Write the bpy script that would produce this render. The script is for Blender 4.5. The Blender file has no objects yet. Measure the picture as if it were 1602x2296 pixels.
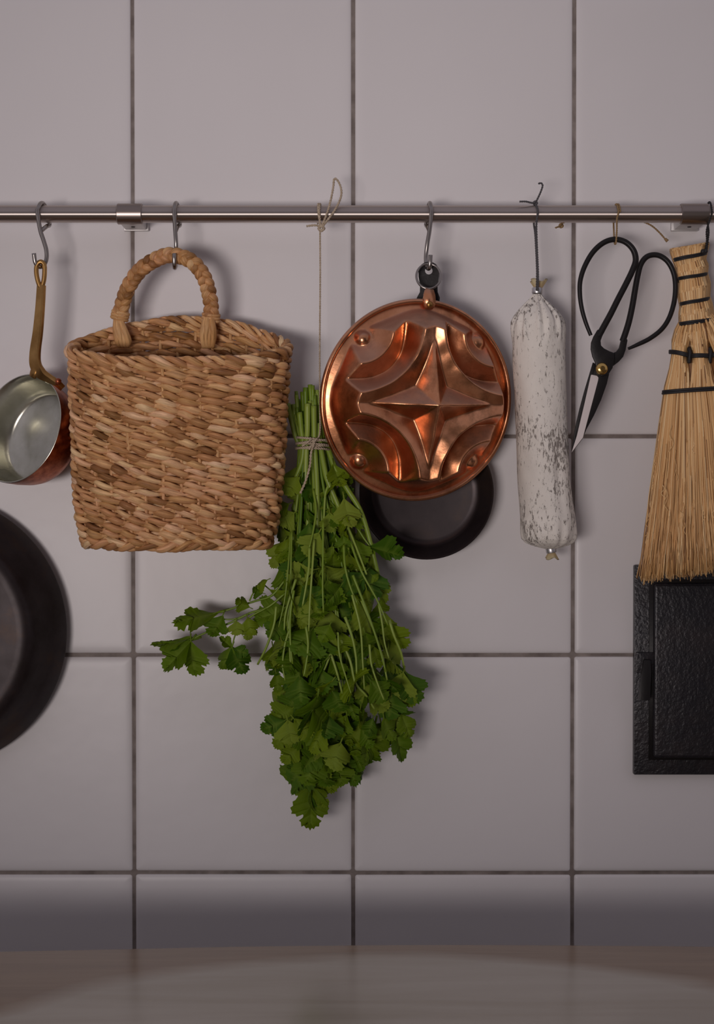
import bpy, bmesh, math, random
import numpy as np
from mathutils import Vector, Matrix

# ------------------------------------------------------------------ camera, world, light, exposure
F_PX, W_PX, H_PX = 3337.0, 1602.0, 2296.0
CAM_D, CAM_Z, PITCH = 1.348, 1.138, math.radians(0.9)

scene = bpy.context.scene
col = scene.collection
scene.view_settings.view_transform = 'Standard'
scene.view_settings.look = 'None'
scene.view_settings.gamma = 1.0
scene.view_settings.use_curve_mapping = False
scene.view_settings.exposure = 0.0

cam_data = bpy.data.cameras.new('camera')
cam = bpy.data.objects.new('camera', cam_data)
col.objects.link(cam)
cam.location = (0, -CAM_D, CAM_Z)
cam.rotation_euler = (math.radians(90) - PITCH, 0, 0)
cam_data.sensor_fit = 'HORIZONTAL'
cam_data.sensor_width = 24.0
cam_data.lens = F_PX / W_PX * 24.0
cam_data.clip_start = 0.02
cam_data.dof.use_dof = True
cam_data.dof.focus_distance = 1.29
cam_data.dof.aperture_fstop = 7.1
scene.camera = cam

world = bpy.data.worlds.new('world')
scene.world = world
world.use_nodes = True
bg = world.node_tree.nodes['Background']
bg.inputs[0].default_value = (1.0, 0.915, 1.03, 1)
bg.inputs[1].default_value = 0.29


def area_light(name, loc, target, sx, sy, power, color):
    d = bpy.data.lights.new(name, 'AREA')
    d.shape = 'RECTANGLE'
    d.size, d.size_y, d.energy, d.color = sx, sy, power, color
    o = bpy.data.objects.new(name, d)
    col.objects.link(o)
    o.location = loc
    v = Vector(target) - Vector(loc)
    o.rotation_euler = v.to_track_quat('-Z', 'Y').to_euler()
    return o


# a low wide window behind and to the left of the camera
key = area_light('window_light', (-0.60, -2.15, 0.915), (0.0, 0.0, 1.43), 0.72, 0.32, 1.52, (1.0, 0.905, 0.89))
key.data.spread = math.radians(50)

random.seed(7)
rng = np.random.default_rng(7)


# ------------------------------------------------------------------ helpers
def P(px, py, d):
    """point at distance d in front of the tiled wall (y = -d)"""
    dx = (px - W_PX / 2) / F_PX
    du = (H_PX / 2 - py) / F_PX
    c, s = math.cos(PITCH), math.sin(PITCH)
    dirv = Vector((dx, du * s + c, du * c - s))
    t = (-d + CAM_D) / dirv.y
    return Vector((0, -CAM_D, CAM_Z)) + dirv * t


def px_size(d):
    return (CAM_D - d) / F_PX


def link(o, parent=None):
    col.objects.link(o)
    if parent is not None:
        o.parent = parent
    return o


def tag(o, label=None, cat=None, group=None, kind=None):
    if label: o['label'] = label
    if cat: o['category'] = cat
    if group: o['group'] = group
    if kind: o['kind'] = kind
    return o


def empty(name, loc=(0, 0, 0)):
    o = bpy.data.objects.new(name, None)
    o.empty_display_size = 0.02
    col.objects.link(o)
    o.location = loc
    return o


class MB:
    """collects verts / faces, optional colour attribute and uv (per vertex)"""
    def __init__(self):
        self.v, self.f, self.c, self.uv = [], [], [], []

    def add(self, verts, faces, tone=None, uv=None):
        b = len(self.v)
        self.v += [tuple(p) for p in verts]
        self.f += [tuple(i + b for i in f) for f in faces]
        n = len(verts)
        self.c += list(tone) if tone is not None else [0.5] * n
        self.uv += list(uv) if uv is not None else [(0.0, 0.0)] * n

    def mesh(self, name, mat, smooth=True, angle=None):
        m = bpy.data.meshes.new(name)
        m.from_pydata(self.v, [], self.f)
        at = m.attributes.new('tone', 'FLOAT', 'POINT')
        at.data.foreach_set('value', np.array(self.c, dtype=np.float32))
        a2 = m.attributes.new('along', 'FLOAT_VECTOR', 'POINT')
        u = np.zeros((len(self.v), 3), dtype=np.float32)
        u[:, :2] = np.array(self.uv, dtype=np.float32).reshape(-1, 2)
        a2.data.foreach_set('vector', u.ravel())
        m.polygons.foreach_set('use_smooth', [smooth] * len(m.polygons))
        m.update()
        if angle is not None:
            m.set_sharp_from_angle(angle=math.radians(angle))
        if mat is not None:
            m.materials.append(mat)
        return m

    def build(self, name, mat, parent=None, smooth=True, angle=None, origin=None):
        m = self.mesh(name, mat, smooth, angle)
        o = bpy.data.objects.new(name, m)
        link(o, parent)
        return o


def catmull(pts, n=8, closed=False):
    pts = [Vector(p) for p in pts]
    out = []
    N = len(pts)
    segs = N if closed else N - 1
    for i in range(segs):
        if closed:
            p0, p1, p2, p3 = pts[(i - 1) % N], pts[i], pts[(i + 1) % N], pts[(i + 2) % N]
        else:
            p1, p2 = pts[i], pts[i + 1]
            p0 = pts[i - 1] if i > 0 else p1 * 2 - p2
            p3 = pts[i + 2] if i + 2 < N else p2 * 2 - p1
        for k in range(n):
            t = k / n
            out.append(0.5 * ((2 * p1) + (p2 - p0) * t + (2 * p0 - 5 * p1 + 4 * p2 - p3) * t * t
                              + (3 * p1 - p0 - 3 * p2 + p3) * t ** 3))
    if not closed:
        out.append(pts[-1].copy())
    return out


def frames(pts, closed=False, ref=None):
    N = len(pts)
    T = []
    for i in range(N):
        if closed:
            t = pts[(i + 1) % N] - pts[(i - 1) % N]
        else:
            t = pts[min(i + 1, N - 1)] - pts[max(i - 1, 0)]
        T.append(t.normalized() if t.length > 1e-9 else Vector((0, 0, 1)))
    a = Vector(ref) if ref is not None else (Vector((0, 0, 1)) if abs(T[0].z) < 0.9 else Vector((1, 0, 0)))
    out = []
    n = (a - T[0] * a.dot(T[0])).normalized()
    for i in range(N):
        if ref is not None:
            n2 = a - T[i] * a.dot(T[i])
            n = n2.normalized() if n2.length > 1e-4 else n
        else:
            n = (n - T[i] * n.dot(T[i])).normalized()
        out.append((T[i], n, T[i].cross(n)))
    return out


def tube(mb, pts, r, sides=8, closed=False, cap=True, tone=0.5, ref=None, flat=(1.0, 1.0), twist=0.0):
    pts = [Vector(p) for p in pts]
    N = len(pts)
    fr = frames(pts, closed, ref)
    rr = r if hasattr(r, '__len__') else [r] * N
    verts, faces, uv = [], [], []
    L = 0.0
    for i in range(N):
        if i: L += (pts[i] - pts[i - 1]).length
        for k in range(sides):
            a = 2 * math.pi * k / sides + twist
            verts.append(pts[i] + fr[i][1] * (math.cos(a) * rr[i] * flat[0]) + fr[i][2] * (math.sin(a) * rr[i] * flat[1]))
            uv.append((L, k / sides))
    M = N if closed else N - 1
    for i in range(M):
        j = (i + 1) % N
        for k in range(sides):
            k2 = (k + 1) % sides
            faces.append((i * sides + k, i * sides + k2, j * sides + k2, j * sides + k))
    if cap and not closed:
        faces.append(tuple(range(sides - 1, -1, -1)))
        faces.append(tuple((N - 1) * sides + k for k in range(sides)))
    tn = list(tone) if hasattr(tone, '__len__') else [tone] * len(verts)
    if len(tn) == N:
        tn = [t for t in tn for _ in range(sides)]
    mb.add(verts, faces, tn, uv)


def rope(mb, pts, r, pitch, strands=2, sides=6, tone=0.5, closed=False):
    """twisted cord following pts; r = overall radius"""
    pts = [Vector(p) for p in pts]
    # resample
    d = [0.0]
    src = pts + ([pts[0]] if closed else [])
    for i in range(1, len(src)):
        d.append(d[-1] + (src[i] - src[i - 1]).length)
    n = max(6, int(d[-1] / pitch * 7))
    n = min(n, 900)
    res, j = [], 0
    for i in range(n + (0 if closed else 1)):
        s = d[-1] * i / n
        while j < len(d) - 2 and d[j + 1] < s: j += 1
        t = (s - d[j]) / max(d[j + 1] - d[j], 1e-9)
        res.append(src[j].lerp(src[j + 1], t))
    fr = frames(res, closed)
    turns = d[-1] / pitch
    if closed: turns = round(turns)
    rs = r * 0.56
    for k in range(strands):
        q = []
        for i, p in enumerate(res):
            a = 2 * math.pi * (turns * i / n + k / strands)
            q.append(p + (fr[i][1] * math.cos(a) + fr[i][2] * math.sin(a)) * (r - rs))
        tube(mb, q, rs, sides, closed, True, tone + 0.12 * (k - 0.5 * (strands - 1)))


def lathe(mb, prof, seg=64, M=Matrix(), tone=0.5):
    """prof: list of (r, z) ; revolve about local z"""
    verts, faces = [], []
    n = len(prof)
    for i in range(seg):
        a = 2 * math.pi * i / seg
        for r, z in prof:
            verts.append(M @ Vector((r * math.cos(a), r * math.sin(a), z)))
    for i in range(seg):
        i2 = (i + 1) % seg
        for k in range(n - 1):
            faces.append((i * n + k, i2 * n + k, i2 * n + k + 1, i * n + k + 1))
    mb.add(verts, faces, [tone] * len(verts))


def bevel_box(name, lo, hi, mat, parent=None, bev=0.001, seg=2):
    bm = bmesh.new()
    bmesh.ops.create_cube(bm, size=1.0)
    lo, hi = Vector(lo), Vector(hi)
    for v in bm.verts:
        v.co = Vector(((lo[i] + hi[i]) / 2 + v.co[i] * (hi[i] - lo[i])) for i in range(3))
    if bev > 0:
        bmesh.ops.bevel(bm, geom=bm.edges[:], offset=bev, segments=seg, profile=0.6, affect='EDGES', clamp_overlap=True)
    m = bpy.data.meshes.new(name)
    bm.to_mesh(m); bm.free()
    m.polygons.foreach_set('use_smooth', [True] * len(m.polygons))
    m.set_sharp_from_angle(angle=math.radians(50))
    m.materials.append(mat)
    o = bpy.data.objects.new(name, m)
    return link(o, parent)


def prism(name, outline, dvec, mat, parent=None, bev=0.0006, seg=2):
    """extrude a 3-D planar outline along dvec, bevelled"""
    bm = bmesh.new()
    vs = [bm.verts.new(p) for p in outline]
    f = bm.faces.new(vs)
    r = bmesh.ops.extrude_face_region(bm, geom=[f])
    for g in r['geom']:
        if isinstance(g, bmesh.types.BMVert):
            g.co += Vector(dvec)
    bmesh.ops.recalc_face_normals(bm, faces=bm.faces[:])
    if bev > 0:
        es = [e for e in bm.edges if len(e.link_faces) == 2 and e.calc_face_angle(0) > 0.6]
        bmesh.ops.bevel(bm, geom=es, offset=bev, segments=seg, profile=0.6, affect='EDGES', clamp_overlap=True)
    bmesh.ops.triangulate(bm, faces=[f for f in bm.faces if len(f.verts) > 4])
    m = bpy.data.meshes.new(name)
    bm.to_mesh(m); bm.free()
    m.polygons.foreach_set('use_smooth', [True] * len(m.polygons))
    m.set_sharp_from_angle(angle=math.radians(35))
    m.materials.append(mat)
    o = bpy.data.objects.new(name, m)
    return link(o, parent)


# ------------------------------------------------------------------ materials
def new_mat(name):
    m = bpy.data.materials.new(name)
    m.use_nodes = True
    nt = m.node_tree
    b = nt.nodes['Principled BSDF']
    return m, nt, b


def N(nt, t, **kw):
    n = nt.nodes.new(t)
    for k, v in kw.items():
        setattr(n, k, v)
    return n


def ramp(nt, fac, stops, interp='LINEAR'):
    r = N(nt, 'ShaderNodeValToRGB')
    r.color_ramp.interpolation = interp
    e = r.color_ramp.elements
    while len(e) > 1: e.remove(e[-1])
    e[0].position, e[0].color = stops[0][0], (*stops[0][1], 1)
    for p, c in stops[1:]:
        x = e.new(p); x.color = (*c, 1)
    nt.links.new(fac, r.inputs[0])
    return r.outputs[0]


def noise(nt, vec, scale, detail=3, rough=0.55, dist=0.0):
    n = N(nt, 'ShaderNodeTexNoise')
    n.inputs['Scale'].default_value = scale
    n.inputs['Detail'].default_value = detail
    n.inputs['Roughness'].default_value = rough
    n.inputs['Distortion'].default_value = dist
    if vec is not None: nt.links.new(vec, n.inputs['Vector'])
    return n.outputs[0]


def mapping(nt, vec, scale=(1, 1, 1), rot=(0, 0, 0), loc=(0, 0, 0)):
    n = N(nt, 'ShaderNodeMapping')
    n.inputs['Scale'].default_value = scale
    n.inputs['Rotation'].default_value = rot
    n.inputs['Location'].default_value = loc
    nt.links.new(vec, n.inputs['Vector'])
    return n.outputs[0]


def objco(nt):
    return N(nt, 'ShaderNodeTexCoord').outputs['Object']


def worldpos(nt):
    return N(nt, 'ShaderNodeNewGeometry').outputs['Position']


def attr(nt, name, out='Fac'):
    a = N(nt, 'ShaderNodeAttribute', attribute_name=name)
    return a.outputs[out]


def mix(nt, fac, a, b, mode='MIX'):
    n = N(nt, 'ShaderNodeMix', data_type='RGBA', blend_type=mode)
    for sock, val in ((n.inputs[0], fac), (n.inputs[6], a), (n.inputs[7], b)):
        if isinstance(val, (int, float)): sock.default_value = val
        elif isinstance(val, tuple): sock.default_value = (*val, 1)
        else: nt.links.new(val, sock)
    return n.outputs[2]


def math_node(nt, op, a, b=None, c=None):
    n = N(nt, 'ShaderNodeMath', operation=op)
    for i, v in enumerate((a, b, c)):
        if v is None: continue
        if isinstance(v, (int, float)): n.inputs[i].default_value = v
        else: nt.links.new(v, n.inputs[i])
    return n.outputs[0]


def bump(nt, b, height, strength=0.3, dist=0.001):
    n = N(nt, 'ShaderNodeBump')
    n.inputs['Strength'].default_value = strength
    n.inputs['Distance'].default_value = dist
    nt.links.new(height, n.inputs['Height'])
    nt.links.new(n.outputs[0], b.inputs['Normal'])
    return n


def simple(name, colr, rough=0.5, metal=0.0, spec=0.5):
    m, nt, b = new_mat(name)
    b.inputs['Base Color'].default_value = (*colr, 1)
    b.inputs['Roughness'].default_value = rough
    b.inputs['Metallic'].default_value = metal
    b.inputs['Specular IOR Level'].default_value = spec
    return m, nt, b


M = {}
# glazed tile
m, nt, b = simple('tile_glaze', (0.74, 0.715, 0.715), 0.36, 0.0, 0.4)
g = worldpos(nt)
n1 = noise(nt, g, 6.0, 2)
nt.links.new(mix(nt, n1, (0.73, 0.70, 0.70), (0.79, 0.76, 0.76)), b.inputs['Base Color'])
bump(nt, b, noise(nt, g, 28.0, 2), 0.10, 0.004)
M['tile'] = m
# grout
m, nt, b = simple('grout', (0.10, 0.085, 0.078), 0.9)
nt.links.new(ramp(nt, noise(nt, worldpos(nt), 60, 4), [(0.35, (0.17, 0.14, 0.125)), (0.7, (0.32, 0.275, 0.25))]), b.inputs['Base Color'])
M['grout'] = m
# brushed steel
m, nt, b = simple('brushed_steel', (0.56, 0.49, 0.45), 0.26, 1.0)
g = mapping(nt, objco(nt), (250, 30, 30))
nn = noise(nt, g, 1.0, 2)
b.inputs['Roughness'].default_value = 0.44
b.inputs['Anisotropic'].default_value = 0.96
b.inputs['Anisotropic Rotation'].default_value = 0.25
tn_ = N(nt, 'ShaderNodeTangent', direction_type='RADIAL', axis='X')
nt.links.new(tn_.outputs[0], b.inputs['Tangent'])
M['rail'] = m
M['collar'] = simple('collar_steel', (0.32, 0.27, 0.245), 0.33, 1.0)[0]
M['wire'] = simple('hook_wire', (0.36, 0.33, 0.31), 0.30, 1.0)[0]
M['bracket_plate'] = simple('bracket_plate_metal', (0.55, 0.53, 0.52), 0.45, 0.6)[0]
M['screw'] = simple('screw_dark', (0.08, 0.07, 0.07), 0.5, 0.8)[0]
# copper
m, nt, b = simple('aged_copper', (0.6, 0.25, 0.13), 0.3, 1.0)
g = objco(nt)
c = mix(nt, ramp(nt, noise(nt, g, 22, 5, 0.65), [(0.35, (0, 0, 0)), (0.7, (1, 1, 1))]), (0.58, 0.235, 0.11), (0.88, 0.43, 0.24))
spots = ramp(nt, noise(nt, g, 30, 5, 0.72), [(0.50, (0, 0, 0)), (0.70, (1, 1, 1))])
c = mix(nt, math_node(nt, 'MULTIPLY', spots, 0.75), c, (0.20, 0.085, 0.034))
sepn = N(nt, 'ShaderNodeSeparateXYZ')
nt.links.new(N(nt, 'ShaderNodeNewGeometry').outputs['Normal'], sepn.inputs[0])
ceiling_grey = math_node(nt, 'MULTIPLY', ramp(nt, math_node(nt, 'ADD', sepn.outputs[2], math_node(nt, 'MULTIPLY', noise(nt, g, 60, 3), 0.3)), [(0.42, (0, 0, 0)), (0.85, (1, 1, 1))]), 0.6)  # grey of reflected ceiling light painted onto upward-facing copper
c = mix(nt, ceiling_grey, c, (0.36, 0.25, 0.215))
nt.links.new(c, b.inputs['Base Color'])
nt.links.new(math_node(nt, 'SUBTRACT', 1.0, math_node(nt, 'MULTIPLY', ceiling_grey, 0.6)), b.inputs['Metallic'])
nt.links.new(math_node(nt, 'ADD', math_node(nt, 'MULTIPLY', ceiling_grey, 0.25), math_node(nt, 'MULTIPLY_ADD', noise(nt, g, 40, 4), 0.22, 0.20)), b.inputs['Roughness'])
bump(nt, b, noise(nt, g, 90, 3), 0.12, 0.002)
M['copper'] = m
m, nt, b = simple('reddish_copper', (0.5, 0.16, 0.08), 0.34, 1.0)
g = objco(nt)
c = mix(nt, ramp(nt, noise(nt, g, 120, 5, 0.7), [(0.35, (0, 0, 0)), (0.65, (1, 1, 1))]), (0.27, 0.065, 0.03), (0.56, 0.18, 0.085))
nt.links.new(c, b.inputs['Base Color'])
bump(nt, b, noise(nt, g, 160, 3), 0.25, 0.001)
M['red_copper'] = m
# tin
m, nt, b = simple('tin_lining', (0.52, 0.51, 0.45), 0.30, 1.0)
g = objco(nt)
nt.links.new(ramp(nt, noise(nt, g, 35, 4), [(0.3, (0.44, 0.43, 0.35)), (0.7, (0.72, 0.71, 0.63))]), b.inputs['Base Color'])
nt.links.new(math_node(nt, 'MULTIPLY_ADD', noise(nt, g, 25, 3), 0.22, 0.17), b.inputs['Roughness'])
M['tin'] = m
# brass
m, nt, b = simple('aged_brass', (0.48, 0.27, 0.09), 0.36, 1.0)
nt.links.new(ramp(nt, noise(nt, objco(nt), 60, 4), [(0.3, (0.33, 0.175, 0.055)), (0.7, (0.56, 0.33, 0.12))]), b.inputs['Base Color'])
M['brass'] = m
M['bright_brass'] = simple('polished_brass', (0.68, 0.46, 0.16), 0.25, 1.0)[0]
# carbon steel pans
m, nt, b = simple('seasoned_steel', (0.05, 0.035, 0.035), 0.38, 0.55)
g = objco(nt)
nt.links.new(ramp(nt, noise(nt, g, 14, 5, 0.65), [(0.3, (0.018, 0.012, 0.013)), (0.55, (0.036, 0.026, 0.027)), (0.75, (0.060, 0.038, 0.028))]), b.inputs['Base Color'])
nt.links.new(math_node(nt, 'MULTIPLY_ADD', noise(nt, g, 30, 4), 0.25, 0.26), b.inputs['Roughness'])
M['pan'] = m
m, nt, b = simple('burnished_steel', (0.2, 0.16, 0.15), 0.27, 0.35, 0.3)
g = objco(nt)
nt.links.new(ramp(nt, noise(nt, g, 16, 5, 0.7), [(0.3, (0.016, 0.009, 0.007)), (0.55, (0.034, 0.025, 0.026)), (0.75, (0.060, 0.033, 0.020))]), b.inputs['Base Color'])
nt.links.new(math_node(nt, 'MULTIPLY_ADD', noise(nt, g, 30, 4), 0.2, 0.30), b.inputs['Roughness'])
M['big_pan'] = m
m, nt, b = simple('black_iron', (0.014, 0.012, 0.012), 0.40, 0.1, 0.3)
bump(nt, b, noise(nt, objco(nt), 300, 3), 0.15, 0.0005)
M['iron'] = m
m, nt, b = simple('cast_iron', (0.018, 0.017, 0.02), 0.36, 0.2)
g = worldpos(nt)
h = mix(nt, 0.5, noise(nt, g, 330, 3), noise(nt, g, 120, 2))
bump(nt, b, h, 0.75, 0.0013)
nt.links.new(ramp(nt, noise(nt, g, 25, 5, 0.7), [(0.45, (0.016, 0.015, 0.019)), (0.7, (0.030, 0.024, 0.026)), (0.85, (0.05, 0.028, 0.02))]), b.inputs['Base Color'])
M['cast'] = m
M['ground_steel'] = simple('ground_blade', (0.78, 0.70, 0.68), 0.38, 0.25)[0]
# seagrass
m, nt, b = simple('seagrass', (0.35, 0.2, 0.1), 0.55, 0.0, 0.4)
t = attr(nt, 'tone')
a = attr(nt, 'along', 'Vector')
c = ramp(nt, t, [(0.0, (0.26, 0.115, 0.036)), (0.35, (0.60, 0.315, 0.14)), (0.65, (0.78, 0.47, 0.25)), (1.0, (0.90, 0.64, 0.42))])
hue = ramp(nt, noise(nt, mapping(nt, a, (14, 0.9, 1)), 1.0, 1), [(0.36, (1.0, 1.03, 0.88)), (0.64, (1.03, 0.965, 0.97))])
c = mix(nt, 1.0, c, hue, 'MULTIPLY')
f = noise(nt, mapping(nt, a, (60, 9, 1)), 1.0, 4, 0.65)
c = mix(nt, 1.0, c, ramp(nt, f, [(0.3, (0.5, 0.44, 0.38)), (0.62, (1.12, 1.1, 1.06))]), 'MULTIPLY')
nt.links.new(c, b.inputs['Base Color'])
bump(nt, b, noise(nt, mapping(nt, a, (30, 16, 1)), 1.0, 2), 0.45, 0.0012)
M['grass'] = m
# broom straw
m, nt, b = simple('broom_straw', (0.5, 0.3, 0.13), 0.5)
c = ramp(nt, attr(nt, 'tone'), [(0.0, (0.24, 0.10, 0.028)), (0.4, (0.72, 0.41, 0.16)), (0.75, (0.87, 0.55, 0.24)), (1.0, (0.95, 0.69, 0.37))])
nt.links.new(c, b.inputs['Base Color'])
M['straw'] = m
M['black_cord'] = simple('black_cord', (0.014, 0.012, 0.013), 0.6)[0]
# twine
m, nt, b = simple('jute_twine', (0.42, 0.33, 0.22), 0.8)
c = ramp(nt, noise(nt, objco(nt), 500, 3), [(0.3, (0.36, 0.275, 0.185)), (0.7, (0.58, 0.48, 0.36))])
nt.links.new(c, b.inputs['Base Color'])
M['twine'] = m
M['brown_twine'] = simple('brown_twine', (0.30, 0.19, 0.085), 0.8)[0]
M['grey_string'] = simple('grey_string', (0.085, 0.08, 0.085), 0.7)[0]
# salami
m, nt, b = simple('moulded_casing', (0.62, 0.58, 0.54), 0.72)
g = objco(nt)
sp = noise(nt, mapping(nt, g, (430, 430, 150)), 1.0, 5, 0.72, 0.3)
pat = noise(nt, mapping(nt, g, (24, 24, 13)), 1.0, 3, 0.6)
fac = ramp(nt, math_node(nt, 'ADD', sp, math_node(nt, 'MULTIPLY', math_node(nt, 'SUBTRACT', pat, 0.5), 0.45)), [(0.525, (0, 0, 0)), (0.585, (1, 1, 1))])
base = mix(nt, noise(nt, g, 60, 3), (0.74, 0.69, 0.62), (0.92, 0.87, 0.79))
dark = mix(nt, noise(nt, g, 45, 2), (0.10, 0.075, 0.05), (0.19, 0.16, 0.15))
nt.links.new(mix(nt, math_node(nt, 'MULTIPLY', fac, 0.85), base, dark), b.inputs['Base Color'])
bump(nt, b, sp, 0.25, 0.0015)
M['salami'] = m
M['clip'] = simple('clip_metal', (0.62, 0.61, 0.62), 0.38, 0.9)[0]
m, nt, b = simple('casing_end', (0.52, 0.40, 0.22), 0.5)
b.inputs['Subsurface Weight'].default_value = 0.2
M['casing'] = m
# parsley
m, nt, b = simple('parsley_leaf', (0.1, 0.2, 0.02), 0.48, 0.0, 0.22)
oi = N(nt, 'ShaderNodeObjectInfo').outputs['Random']
c = ramp(nt, oi, [(0.0, (0.040, 0.115, 0.002)), (0.35, (0.105, 0.195, 0.002)), (0.75, (0.19, 0.27, 0.004)), (1.0, (0.27, 0.35, 0.035))])
t = attr(nt, 'tone')
c = mix(nt, math_node(nt, 'MULTIPLY', t, 0.45), c, (0.28, 0.38, 0.05))
c = mix(nt, ramp(nt, noise(nt, objco(nt), 160, 3), [(0.35, (0, 0, 0)), (0.7, (0.35, 0.35, 0.35))]), c, (0.05, 0.115, 0.002))
nt.links.new(c, b.inputs['Base Color'])
tr = N(nt, 'ShaderNodeBsdfTranslucent')
nt.links.new(c, tr.inputs['Color'])
ms = N(nt, 'ShaderNodeMixShader'); ms.inputs[0].default_value = 0.16
nt.links.new(b.outputs[0], ms.inputs[1]); nt.links.new(tr.outputs[0], ms.inputs[2])
nt.links.new(ms.outputs[0], nt.nodes['Material Output'].inputs[0])
bump(nt, b, noise(nt, objco(nt), 220, 2), 0.35, 0.0012)
M['leaf'] = m
m, nt, b = simple('parsley_stem', (0.2, 0.3, 0.06), 0.42)
c = ramp(nt, attr(nt, 'tone'), [(0.0, (0.085, 0.17, 0.006)), (0.5, (0.19, 0.295, 0.018)), (1.0, (0.34, 0.44, 0.08))])
st = noise(nt, mapping(nt, attr(nt, 'along', 'Vector'), (12, 14, 1)), 1.0, 3)
c = mix(nt, 1.0, c, ramp(nt, st, [(0.3, (0.75, 0.75, 0.7)), (0.7, (1.1, 1.1, 1.1))]), 'MULTIPLY')
nt.links.new(c, b.inputs['Base Color'])
M['stem'] = m
# worn soaped wood
m, nt, b = simple('worn_table_wood', (0.3, 0.24, 0.2), 0.34)
g = worldpos(nt)
gr = noise(nt, mapping(nt, g, (2.5, 26, 26)), 1.0, 5, 0.6, 0.6)
brown = ramp(nt, gr, [(0.3, (0.20, 0.125, 0.070)), (0.7, (0.33, 0.225, 0.135))])
grey = ramp(nt, gr, [(0.3, (0.43, 0.38, 0.30)), (0.7, (0.54, 0.495, 0.42))])
sep = N(nt, 'ShaderNodeSeparateXYZ'); nt.links.new(g, sep.inputs[0])
# the faded, rubbed area of the top: an irregular oval around the place where people work
ex = math_node(nt, 'DIVIDE', math_node(nt, 'SUBTRACT', sep.outputs[0], 0.03), 0.38)
ey = math_node(nt, 'DIVIDE', math_node(nt, 'ADD', sep.outputs[1], 0.55), 0.365)
rr_ = math_node(nt, 'SQRT', math_node(nt, 'ADD', math_node(nt, 'POWER', math_node(nt, 'ABSOLUTE', ex), 2.0), math_node(nt, 'POWER', math_node(nt, 'ABSOLUTE', ey), 2.0)))
rr_ = math_node(nt, 'ADD', rr_, math_node(nt, 'MULTIPLY', math_node(nt, 'SUBTRACT', noise(nt, mapping(nt, g, (5, 14, 5)), 1.0, 3), 0.5), 0.12))
msk = ramp(nt, rr_, [(0.93, (1, 1, 1)), (1.02, (0, 0, 0))])
nt.links.new(mix(nt, msk, brown, grey), b.inputs['Base Color'])
nt.links.new(math_node(nt, 'MULTIPLY_ADD', gr, 0.06, 0.16), b.inputs['Roughness'])
M['wood'] = m
m, nt, b = simple('dark_floor', (0.07, 0.05, 0.04), 0.6)
nt.links.new(ramp(nt, noise(nt, mapping(nt, worldpos(nt), (2, 14, 1)), 1.0, 4), [(0.3, (0.05, 0.034, 0.025)), (0.7, (0.10, 0.072, 0.055))]), b.inputs['Base Color'])
M['floor'] = m
M['plaster'] = simple('plaster', (0.16, 0.14, 0.13), 0.9)[0]

# ------------------------------------------------------------------ the setting
WX0, WX1 = -3.0, 3.0
floor = bevel_box('floor', (-14, -16, -0.03), (14, 0.05, 0.0), M['floor'], bev=0)
tag(floor, 'dark wooden floor under the table', 'floor', kind='structure')

TILE_T = 0.009
blocker = bevel_box('unseen_blocker', (-2.6, -3.4, 0.0), (2.6, -3.3, 2.5), M['plaster'], bev=0)  # unseen wall added to darken frontal reflections and block ambient light
tag(blocker, 'unseen dark wall added behind the camera to cut frontal reflections', 'wall', kind='structure')
GROUT = 0.0032
wall = bevel_box('wall_back', (WX0, 0.0022, 0.0), (WX1, 0.16, 2.5), M['grout'], bev=0)
tag(wall, 'kitchen wall of large white glazed square tiles with dark grout', 'wall', kind='structure')

VX = [P(298.5, 1100, 0).x, P(792.3, 1100, 0).x, P(1286.5, 1100, 0).x]
PITCH_X = (VX[2] - VX[0]) / 2
PITCH_Z = (P(800, 487, 0).z - P(800, 1960, 0).z) / 3
Z_JOINT = P(800, 1469, 0).z
X_JOINT = VX[0]


def tile_mesh():
    w, h = PITCH_X - GROUT, PITCH_Z - GROUT
    mb = MB()
    # soft pillowed edge: rings from the face inward
    prof = [(0.0, 0.006), (0.0, 0.0022), (0.0004, 0.0013), (0.0012, 0.0007), (0.0030, 0.00028), (0.0065, 0.0), (0.011, 0.0)]
    verts, faces = [], []
    K = 4
    for inset, dep in prof:
        hw, hh = w / 2 - inset, h / 2 - inset
        rad = max(0.0022 - inset * 0.3, 0.0006)
        for (cx, cz, a0) in ((hw - rad, hh - rad, 0), (-hw + rad, hh - rad, 90), (-hw + rad, -hh + rad, 180), (hw - rad, -hh + rad, 270)):
            for k in range(K + 1):
                a = math.radians(a0 + 90 * k / K)
                verts.append((cx + rad * math.cos(a), dep, cz + rad * math.sin(a)))
    n = 4 * (K + 1)
    for i in range(len(prof) - 1):
        for k in range(n):
            k2 = (k + 1) % n
            faces.append((i * n + k, i * n + k2, (i + 1) * n + k2, (i + 1) * n + k))
    faces.append(tuple((len(prof) - 1) * n + k for k in range(n)))
    mb.add(verts, [tuple(reversed(f)) for f in faces])
    return mb.mesh('tile', M['tile'], True)


TM = tile_mesh()
trng = random.Random(3)
for r in range(-5, 4):
    for c in range(-4, 7):
        o = bpy.data.objects.new('tile', TM)
        link(o, wall)
        o.location = (X_JOINT + (c - 0.5) * PITCH_X + trng.uniform(-1, 1) * 0.0003,
                      trng.uniform(-0.0003, 0.0003), Z_JOINT + (r + 0.5) * PITCH_Z + trng.uniform(-1, 1) * 0.0002)
        o.rotation_euler = (trng.uniform(-1, 1) * 0.0022, trng.uniform(-1, 1) * 0.0007, trng.uniform(-1, 1) * 0.0022)

# ------------------------------------------------------------------ table in front of the wall
TZ = 0.776


def Q(px, py):
    """point on the table plane"""
    c0 = Vector((0, -CAM_D, CAM_Z))
    v = P(px, py, 0) - c0
    return c0 + v * ((TZ - CAM_Z) / v.z)

table = empty('kitchen_table', (0, -0.5, 0))
tag(table, 'worn greyish wooden table top standing just in front of the tiled wall', 'table')


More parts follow.
